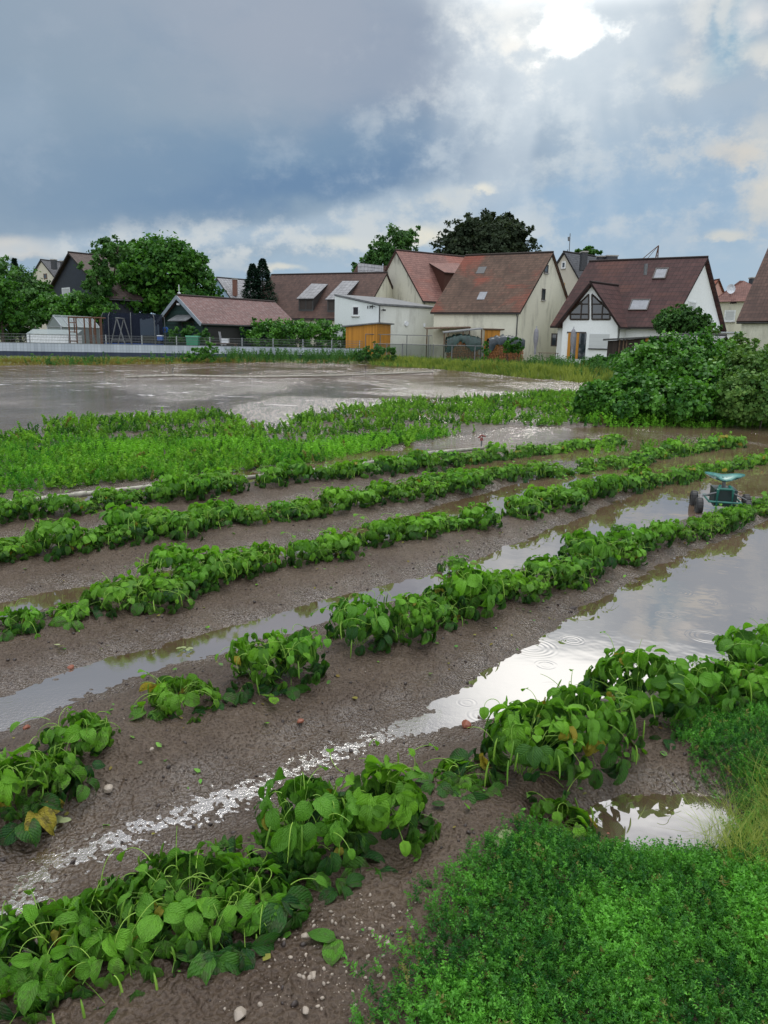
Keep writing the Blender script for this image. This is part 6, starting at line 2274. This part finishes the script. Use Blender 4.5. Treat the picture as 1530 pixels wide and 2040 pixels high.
bushy('hedge', 'trimmed leafy hedge between the chalet and the orange shed', 'hedge', [(530, 668, 38, 28, 69), (580, 668, 38, 28, 69.5), (630, 670, 36, 28, 70), (668, 672, 26, 28, 70), (555, 655, 55, 14, 69), (620, 655, 55, 14, 70), (690, 680, 12, 20, 69)], 11000, .20, 'bush_a', 21, clump=.8)
bushy('shrub', 'yellow green shrub behind the fence before the chalet gable', 'shrub', [(358, 668, 24, 16, 63), (385, 665, 20, 14, 63), (408, 668, 16, 12, 63)], 2600, .15, 'tall_weed', 22, gap=.2)
bushy('shrub', 'dark shrub overgrowing the fence right of the green tank', 'shrub', [(395, 705, 18, 14, 52), (420, 700, 14, 16, 52), (375, 714, 12, 8, 51)], 2600, .12, 'bush_a', 23)
bushy('shrub', 'leafy shrub at the mesh fence by the orange shed', 'shrub', [(745, 700, 22, 16, 58), (775, 705, 22, 14, 57), (720, 708, 20, 10, 58)], 3000, .13, 'tall_weed', 24)
bushy('young_tree', 'young light green fruit tree by the wood stack', 'tree', [(1020, 685, 16, 12, 59), (1030, 693, 14, 10, 59), (1010, 696, 10, 8, 59)], 1500, .14, 'tree_a', 25, gap=.2)
bushy('young_tree', 'slim dark sapling on a stake in front of the green tarp', 'tree', [(967, 690, 6, 9, 52), (970, 703, 7, 9, 52), (964, 714, 4, 6, 52)], 500, .12, 'bush_a', 26)
bushy('bush', 'great dark green bush standing in the flood at the right', 'bush', [(1300, 745, 66, 52, 19.0), (1360, 735, 70, 60, 19.8), (1320, 715, 44, 34, 20.1), (1395, 770, 70, 52, 18.6), (1270, 780, 46, 34, 17.8), (1340, 795, 80, 36, 17.4), (1420, 730, 50, 45, 20.5), (1255, 735, 24, 22, 19.8)], 48000, .095, 'bush_a', 27, clump=.8, hollow=.5)
bushy('bush', 'lower dark bush left of the great one, reaching into the field', 'bush', [(1200, 795, 42, 30, 17.4), (1175, 805, 26, 22, 17.4), (1230, 812, 34, 22, 17.0), (1210, 778, 22, 16, 18.2)], 14000, .08, 'bush_a', 28, clump=.8)
bushy('bush', 'olive coloured airy bush cut off by the right edge', 'bush', [(1492, 748, 52, 48, 18.2), (1545, 745, 60, 50, 19.0), (1500, 790, 70, 46, 17.0), (1462, 715, 24, 26, 19.8), (1560, 780, 60, 60, 17.4)], 34000, .08, 'bush_o', 29, clump=.8, hollow=.4, gap=.12)
bushy('bush', 'green bush row in front of the dark sheds', 'bush', [(1250, 722, 40, 18, 45), (1300, 712, 30, 18, 46), (1190, 725, 30, 14, 46)], 6000, .16, 'tall_weed', 30)

# bank vegetation
sc_b = lambda pts: np.array([G(*q) for q in pts])
def strip(px0, px1, y0, y1, n=9):
    xs_ = np.linspace(px0, px1, n)
    a = [at(x, 700, y0(x) if callable(y0) else y0)[:2] for x in xs_]
    b = [at(x, 700, y1(x) if callable(y1) else y1)[:2] for x in xs_][::-1]
    return np.array(a + b)
shore = lambda off: (lambda px: float(np.interp(px, [0, 250, 500, 760, 900, 1050, 1200], [far_y(G(q, w_)[0]) for q, w_ in ((0, 728), (250, 727), (500, 722), (760, 727), (900, 737), (1050, 752), (1200, 764))])) + off)
fenceY = lambda px: float(np.interp(px, [-60, 722], [53, 66])) - .5
cover('dry_grass', strip(-80, 470, shore(-.8), lambda p: min(shore(6)(p), fenceY(p))), 40, BL, (.12, .30), M['grass_dry'], 'rusty brown flattened grass along the far shore below the fence', 'grass', seed=51, tilt=.6, edge=.3)
cover('bank_grass', strip(-80, 740, shore(.8), fenceY), 14, BL, (.10, .24), M['grass'], 'mixed green grass on the bank before the strip fence', 'grass', seed=52, tilt=.4, edge=.3)
cover('tall_weeds', strip(450, 730, shore(1.5), fenceY), 7, [sprig(70 + q, 8, 5, ll=.22, lw=.04) for q in range(3)], (.4, .85), M['tall_weed'], 'tall green weeds growing against the right half of the strip fence', 'weeds', seed=53, tilt=.2)
cover('meadow_grass', strip(740, 1260, shore(-.8), lambda p: shore(6)(p)), 34, BL, (.3, .65), M['grass'], 'yellow green uncut grass along the far shore in the middle', 'grass', seed=54, tilt=.4, edge=.4)
cover('meadow_grass', strip(745, 1330, shore(5), lambda p: 62), 5, BL, (.2, .4), M['grass'], 'green grass sloping up to the gardens', 'grass', seed=55, tilt=.4, edge=.4)
cover('tall_weeds', strip(1035, 1300, shore(4), lambda p: 54), 6.5, [sprig(80 + q, 8, 5, ll=.22, lw=.035) for q in range(3)], (.35, .75), M['tall_weed'], 'tall feathery weeds before the white house terrace', 'weeds', seed=56, tilt=.2)
def patchy(x, y, r):
    return r.random(len(x)) < np.clip(fbm(x, y, 3, .35) * 5, 0, 1)
cover('bank_weeds', strip(-80, 1240, shore(-.3), shore(4.5), 14), 9, [sprig(95 + q, 7, 5, ll=.26, lw=.05) for q in range(3)], (.22, .6), M['tall_weed'], 'scattered dark green weed tufts along the whole far shore', 'weeds', seed=58, tilt=.4, keep=patchy)
cover('bank_reeds', strip(-80, 1240, shore(-.3), shore(5), 14), 5, BL, (.2, .6), M['grass_dry'], 'rusty dead stalks among the grass of the far shore', 'grass', seed=59, tilt=.5, keep=patchy)
cover('tall_weeds', strip(740, 1040, lambda p: 52, lambda p: 62), 3.0, [sprig(90 + q, 7, 5, ll=.26, lw=.05) for q in range(3)], (.18, .40), M['tall_weed'], 'nettles and weeds at the foot of the mesh fence and tarps', 'weeds', seed=57, tilt=.3)
